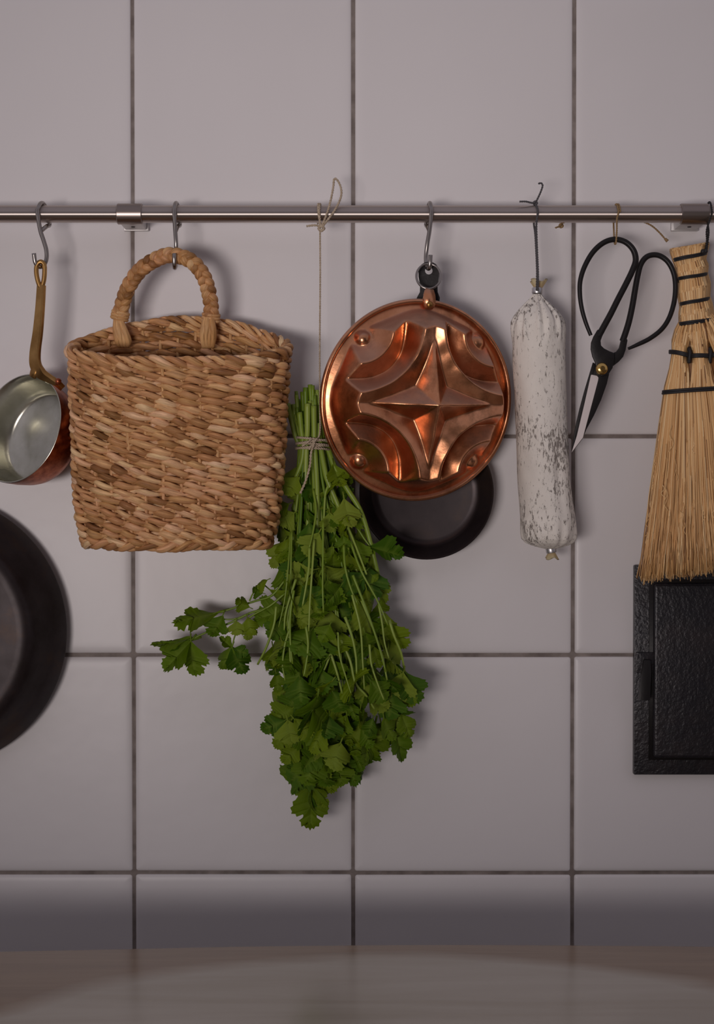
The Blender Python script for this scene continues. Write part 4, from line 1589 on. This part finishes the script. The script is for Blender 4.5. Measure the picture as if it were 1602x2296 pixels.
    while len(placed) < n_leaf and tries < 6000:
        tries += 1
        y = rg.uniform(1060, 1740)
        if y < 1150 and rg.random() < 0.85: continue
        if 1150 <= y < 1260 and rg.random() < 0.55: continue
        xl, xr = np.interp(y, ys, Lx), np.interp(y, ys, Rx)
        e = rg.uniform(-0.98, 0.98)
        k = len(placed)
        front = k < 175
        x = (xl + xr) / 2 + e * (xr - xl) / 2
        fd = front_depth(e, y)
        if front:
            # keep the front layer evenly spread
            if any((x - q[0]) ** 2 + (y - q[1]) ** 2 < 23 ** 2 for q in placed if q[2]): continue
            d = dc + fd * rg.uniform(0.35, 1.08)
        else:
            d = dc + fd * rg.uniform(-0.75, 0.55)
        placed.append((x, y, front))
        size = rg.uniform(42, 74) * (0.9 if y < 1200 else 1.0)
        ang = rg.gauss(0.22 * e, 0.45)          # 0 = straight down
        tx, ty = x + math.sin(ang) * size, y + math.cos(ang) * size
        # leaf starts a little above its centre
        bx, by = x - math.sin(ang) * size * 0.35, y - math.cos(ang) * size * 0.35
        tx, ty = x + math.sin(ang) * size * 0.65, y + math.cos(ang) * size * 0.65
        tl = rg.gauss(0.004, 0.010)
        fac = (rg.gauss(0.5 * e, 0.75), -1.0, rg.gauss(0.2, 0.55))
        place(bx, by, max(0.008, d - tl * 0.5), tx, ty, max(0.006, d - 0.002 + tl * 0.5), fac, rg.uniform(0.85, 1.25))

    # sprays of stem lying over the foliage
    for k in range(20):
        e = rg.uniform(-0.85, 0.85)
        y0 = rg.uniform(1060, 1480)
        y1 = y0 + rg.uniform(110, 220)
        pts = []
        for f in (0, .35, .7, 1):
            y = y0 + (y1 - y0) * f
            xl, xr = np.interp(y, ys, Lx), np.interp(y, ys, Rx)
            ee = e * (1 + 0.15 * f)
            pts.append(P((xl + xr) / 2 + ee * (xr - xl) / 2 + 9 * math.sin(3 * f + k), y, dc + front_depth(e, y) * 1.05 + 0.003))
        c = catmull(pts, 6)
        mb = MB()
        r0 = rg.uniform(0.0009, 0.0014)
        tube(mb, c, list(np.linspace(r0, r0 * 0.6, len(c))), 6, tone=rg.uniform(0.45, 0.9))
        mb.build('stem', M['stem'], root)
    # leaves one can single out in the silhouette
    hand = [
        # sprig reaching left
        (492, 1372, .052, 386, 1390, .060, (0.1, -0.28, 1.0), 0.75), (500, 1380, .055, 478, 1430, .058, (-0.2, -1, 0.2), 1.0),
        (432, 1432, .054, 338, 1440, .060, (0.1, -0.35, 1.0), 0.8), (428, 1437, .055, 366, 1504, .058, (-0.3, -1, 0.2), 0.9),
        (428, 1437, .056, 432, 1516, .058, (0.7, -0.8, 0.0), 0.75), (430, 1436, .052, 357, 1450, .052, (0, -0.5, 1.0), 0.6),
        (521, 1450, .056, 500, 1502, .058, (-0.3, -1, 0.1), 1.0), (521, 1450, .056, 544, 1513, .058, (0.4, -1, 0.1), 0.95), (520, 1452, .055, 492, 1428, .058, (0, -1, 0.5), 0.8), (522, 1455, .055, 557, 1468, .055, (0, -1, 0.4), 0.9),
        (560, 1362, .060, 526, 1346, .062, (0, -1, 0.4), 1.0), (555, 1385, .062, 566, 1425, .062, (0, -1, 0.2), 1.0), (530, 1392, .060, 533, 1425, .062, (0.3, -1, 0.2), 1.2), (560, 1395, .058, 556, 1437, .058, (0.2, -1, 0.1), 0.9),
        (590, 1330, .064, 564, 1322, .066, (-0.2, -1, 0.5), 1.2), (600, 1300, .066, 566, 1312, .066, (-0.3, -0.8, 0.7), 1.1),
        # right leaf over the black pan
        (828, 1226, .062, 906, 1246, .064, (0.15, -1, 0.35), 0.62), (836, 1222, .06, 822, 1240, .064, (-.3, -1, .3), 1.2),
        # bottom
        (699, 1752, .058, 695, 1864, .060, (0.0, -1, 0.15), 0.78), (697, 1768, .060, 664, 1825, .058, (-0.7, -1, 0.1), 0.8), (699, 1766, .060, 738, 1808, .056, (0.7, -1, 0.1), 0.8), (700, 1765, .061, 683, 1815, .064, (-1, -0.35, 0.1), 0.6),
        (702, 1705, .064, 646, 1755, .066, (-0.2, -1, 0.6), 1.0), (690, 1718, .060, 652, 1782, .060, (-0.6, -0.8, 0.1), 0.6), (712, 1690, .064, 768, 1730, .062, (0.3, -1, 0.5), 0.8), (715, 1695, .062, 730, 1752, .064, (0.5, -0.8, 0.1), 0.7),
        (672, 1672, .066, 638, 1712, .066, (-0.3, -1, 0.3), 1.0), (640, 1615, .072, 590, 1642, .072, (-0.3, -1, 0.5), 1.0), (650, 1620, .074, 608, 1678, .074, (-0.2, -1, 0.3), 1.0), (660, 1612, .076, 698, 1655, .078, (0.1, -1, 0.6), 1.05), (645, 1615, .078, 655, 1670, .080, (0, -1, 0.5), 1.1),
        (886, 1630, .054, 908, 1710, .056, (0.3, -1, 0.1), 0.72), (900, 1600, .056, 925, 1655, .056, (0.4, -1, 0.2), 1.0), (880, 1590, .054, 900, 1640, .054, (0.2, -1, 0.2), 1.0),
        (842, 1622, .064, 824, 1702, .068, (0.0, -1, 0.4), 1.05), (810, 1622, .066, 788, 1690, .068, (-0.2, -1, 0.35), 0.85), (826, 1625, .062, 856, 1660, .062, (0.2, -1, 0.4), 1.0), (800, 1635, .058, 768, 1662, .058, (-.2, -1, .4), 1.0),
        (905, 1508, .066, 888, 1578, .068, (-0.1, -1, 0.3), 1.0), (910, 1508, .062, 938, 1578, .062, (0.4, -1, 0.2), 1.0), (900, 1515, .064, 924, 1585, .062, (0.2, -1, 0.2), 0.8),
        # upper leaves
        (668, 1068, .060, 640, 1112, .066, (-0.3, -1, 0.3), 1.1), (648, 1130, .058, 614, 1146, .060, (-0.3, -1, 0.4), 1.2), (660, 1150, .06, 624, 1172, .064, (-.2, -1, .3), 1.3), (772, 1118, .066, 786, 1188, .072, (0.15, -1, 0.35), 0.95),
        (748, 1040, .058, 762, 1095, .060, (0.3, -1, 0.2), 0.9), (770, 1060, .052, 790, 1086, .052, (0.3, -1, 0.1), 1.2),
        (636, 1215, .06, 600, 1268, .062, (-.4, -1, .2), 1.0), (648, 1208, .064, 624, 1262, .066, (-.1, -1, .2), 0.9), (745, 1225, .074, 738, 1262, .078, (0.1, -1, 0.5), 1.2), (770, 1200, .072, 772, 1240, .074, (.2, -1, .3), 1.0),
        (735, 1300, .086, 745, 1355, .090, (0.1, -1, 0.5), 1.15), (700, 1340, .086, 722, 1390, .088, (.2, -1, .3), .7), (694, 1360, .086, 690, 1400, .090, (0, -1, .3), 1.0), (812, 1300, .078, 775, 1318, .082, (-.1, -1, .6), 1.0), (835, 1290, .074, 848, 1300, .074, (.2, -1, .5), 1.5),
    ]
    for h_ in hand:
        place(*h_)
    # sprig stems
    for pts_, r0 in (([(640, 1300, .060), (610, 1335, .058), (575, 1347, .055), (540, 1358, .053), (495, 1373, .052)], .00115),
                     ([(640, 1330, .062), (600, 1362, .060), (560, 1375, .057), (520, 1395, .055), (470, 1415, .054), (430, 1433, .054)], .00115),
                     ([(600, 1362, .060), (560, 1385, .060), (530, 1420, .057), (521, 1450, .056)], .0009),
                     ([(560, 1376, .057), (525, 1388, .055), (492, 1388, .054)], .0008),
                     ([(560, 1347, .058), (568, 1330, .060), (580, 1318, .064)], .0008),
                     ([(700, 1600, .056), (702, 1650, .058), (703, 1700, .058), (701, 1735, .058), (698, 1760, .058)], .0012),
                     ([(800, 1180, .06), (815, 1205, .060), (830, 1225, .061)], .0011)):
        mb = MB()
        c = catmull([P(*q) for q in pts_], 6)
        tube(mb, c, list(np.linspace(r0, r0 * 0.7, len(c))), 6, tone=0.45)
        mb.build('stem', M['stem'], root)

    # twine: from a bow on the rail down to the wraps round the stems
    tw = empty('parsley_twine')
    tag(tw, 'pale twine knotted on the rail and tied round the parsley stems', 'twine')
    dn = ROD_D + ROD_R + 0.0011
    rr_ = ROD_R + 0.0011
    mb = MB()
    for off, sh in ((-0.0016, 0.0008), (0.0012, -0.0012)):
        xk = P(717, 470, ROD_D).x + off
        lp = []
        for k_ in range(8):
            a_ = math.radians(-60 + 240 * k_ / 7)
            lp.append(Vector((xk + sh * k_ / 7, -ROD_D + rr_ * math.cos(a_), RZ + rr_ * math.sin(a_))))
        lp += [P(718, 500, dn), P(719, 511, dn + .0005)]
        rope(mb, catmull(lp, 6), 0.0011, 0.0045)
    kc = P(721, 512, dn + .001)
    for q, (ax, az) in enumerate(((.0022, .0022), (.0016, .0026), (.0026, .0014))):
        tube(mb, [kc + Vector((math.cos(a_) * ax, math.sin(2 * a_ + q) * .0012, math.sin(a_) * az)) for a_ in np.linspace(0, 6.28, 17)[:-1]], 0.0010, 8, True)
    bow = [(722, 508, dn + .001), (730, 488, dn + .001), (738, 465, dn), (744, 440, .048), (748, 418, .046), (750, 401, .045), (757, 404, .045), (764, 418, .046), (766, 436, .047), (760, 455, dn - .0005), (748, 476, dn + .001), (736, 492, dn + .002), (724, 508, dn + .002)]
    rope(mb, catmull([P(*q) for q in bow], 6), 0.0011, 0.0048)
    rope(mb, catmull([P(718, 507, dn + .001), P(706, 505, dn + .002), P(688, 507, dn + .002)], 6), 0.0011, 0.0048)
    mb.build('bow', M['twine'], tw)
    mb = MB()
    rope(mb, catmull([P(718, 514, dn), P(718.5, 620, dn), P(717.5, 760, .053), P(717.5, 880, .056), P(718, 965, .0635), P(712, 985, .0665)], 10), 0.00088, 0.0042)
    mb.build('hanging_line', M['twine'], tw)
    mb = MB()
    for w_, (y0_, tl_) in enumerate(((986, 5), (991, -4), (997, 3), (1003, -3), (1007, 2))):
        pts = []
        for q in range(40):
            a_ = 2 * math.pi * q / 40
            pts.append(P(703 + 38.5 * math.cos(a_), y0_ + tl_ * math.cos(a_) - 2 * math.sin(a_), dc + 0.0202 * math.sin(a_)))
        rope(mb, pts, 0.0012, 0.005, closed=True)
    rope(mb, catmull([P(712, 983, .0675), P(703, 993, .0690), P(693, 1008, .0685)], 6), 0.0010, 0.0045)
    rope(mb, catmull([P(700, 984, .0670), P(690, 992, .0690), P(678, 1000, .067)], 6), 0.0010, 0.0045)
    mb.build('wrapping', M['twine'], tw)
    mb = MB()
    rope(mb, catmull([P(706, 992, .0690), P(698, 1015, .0690), P(696, 1040, .0685), P(691, 1062, .068), P(683, 1085, .069), P(674, 1106, .070)], 6), 0.00115, 0.006)
    mb.build('loose_end', M['twine'], tw)


parsley()
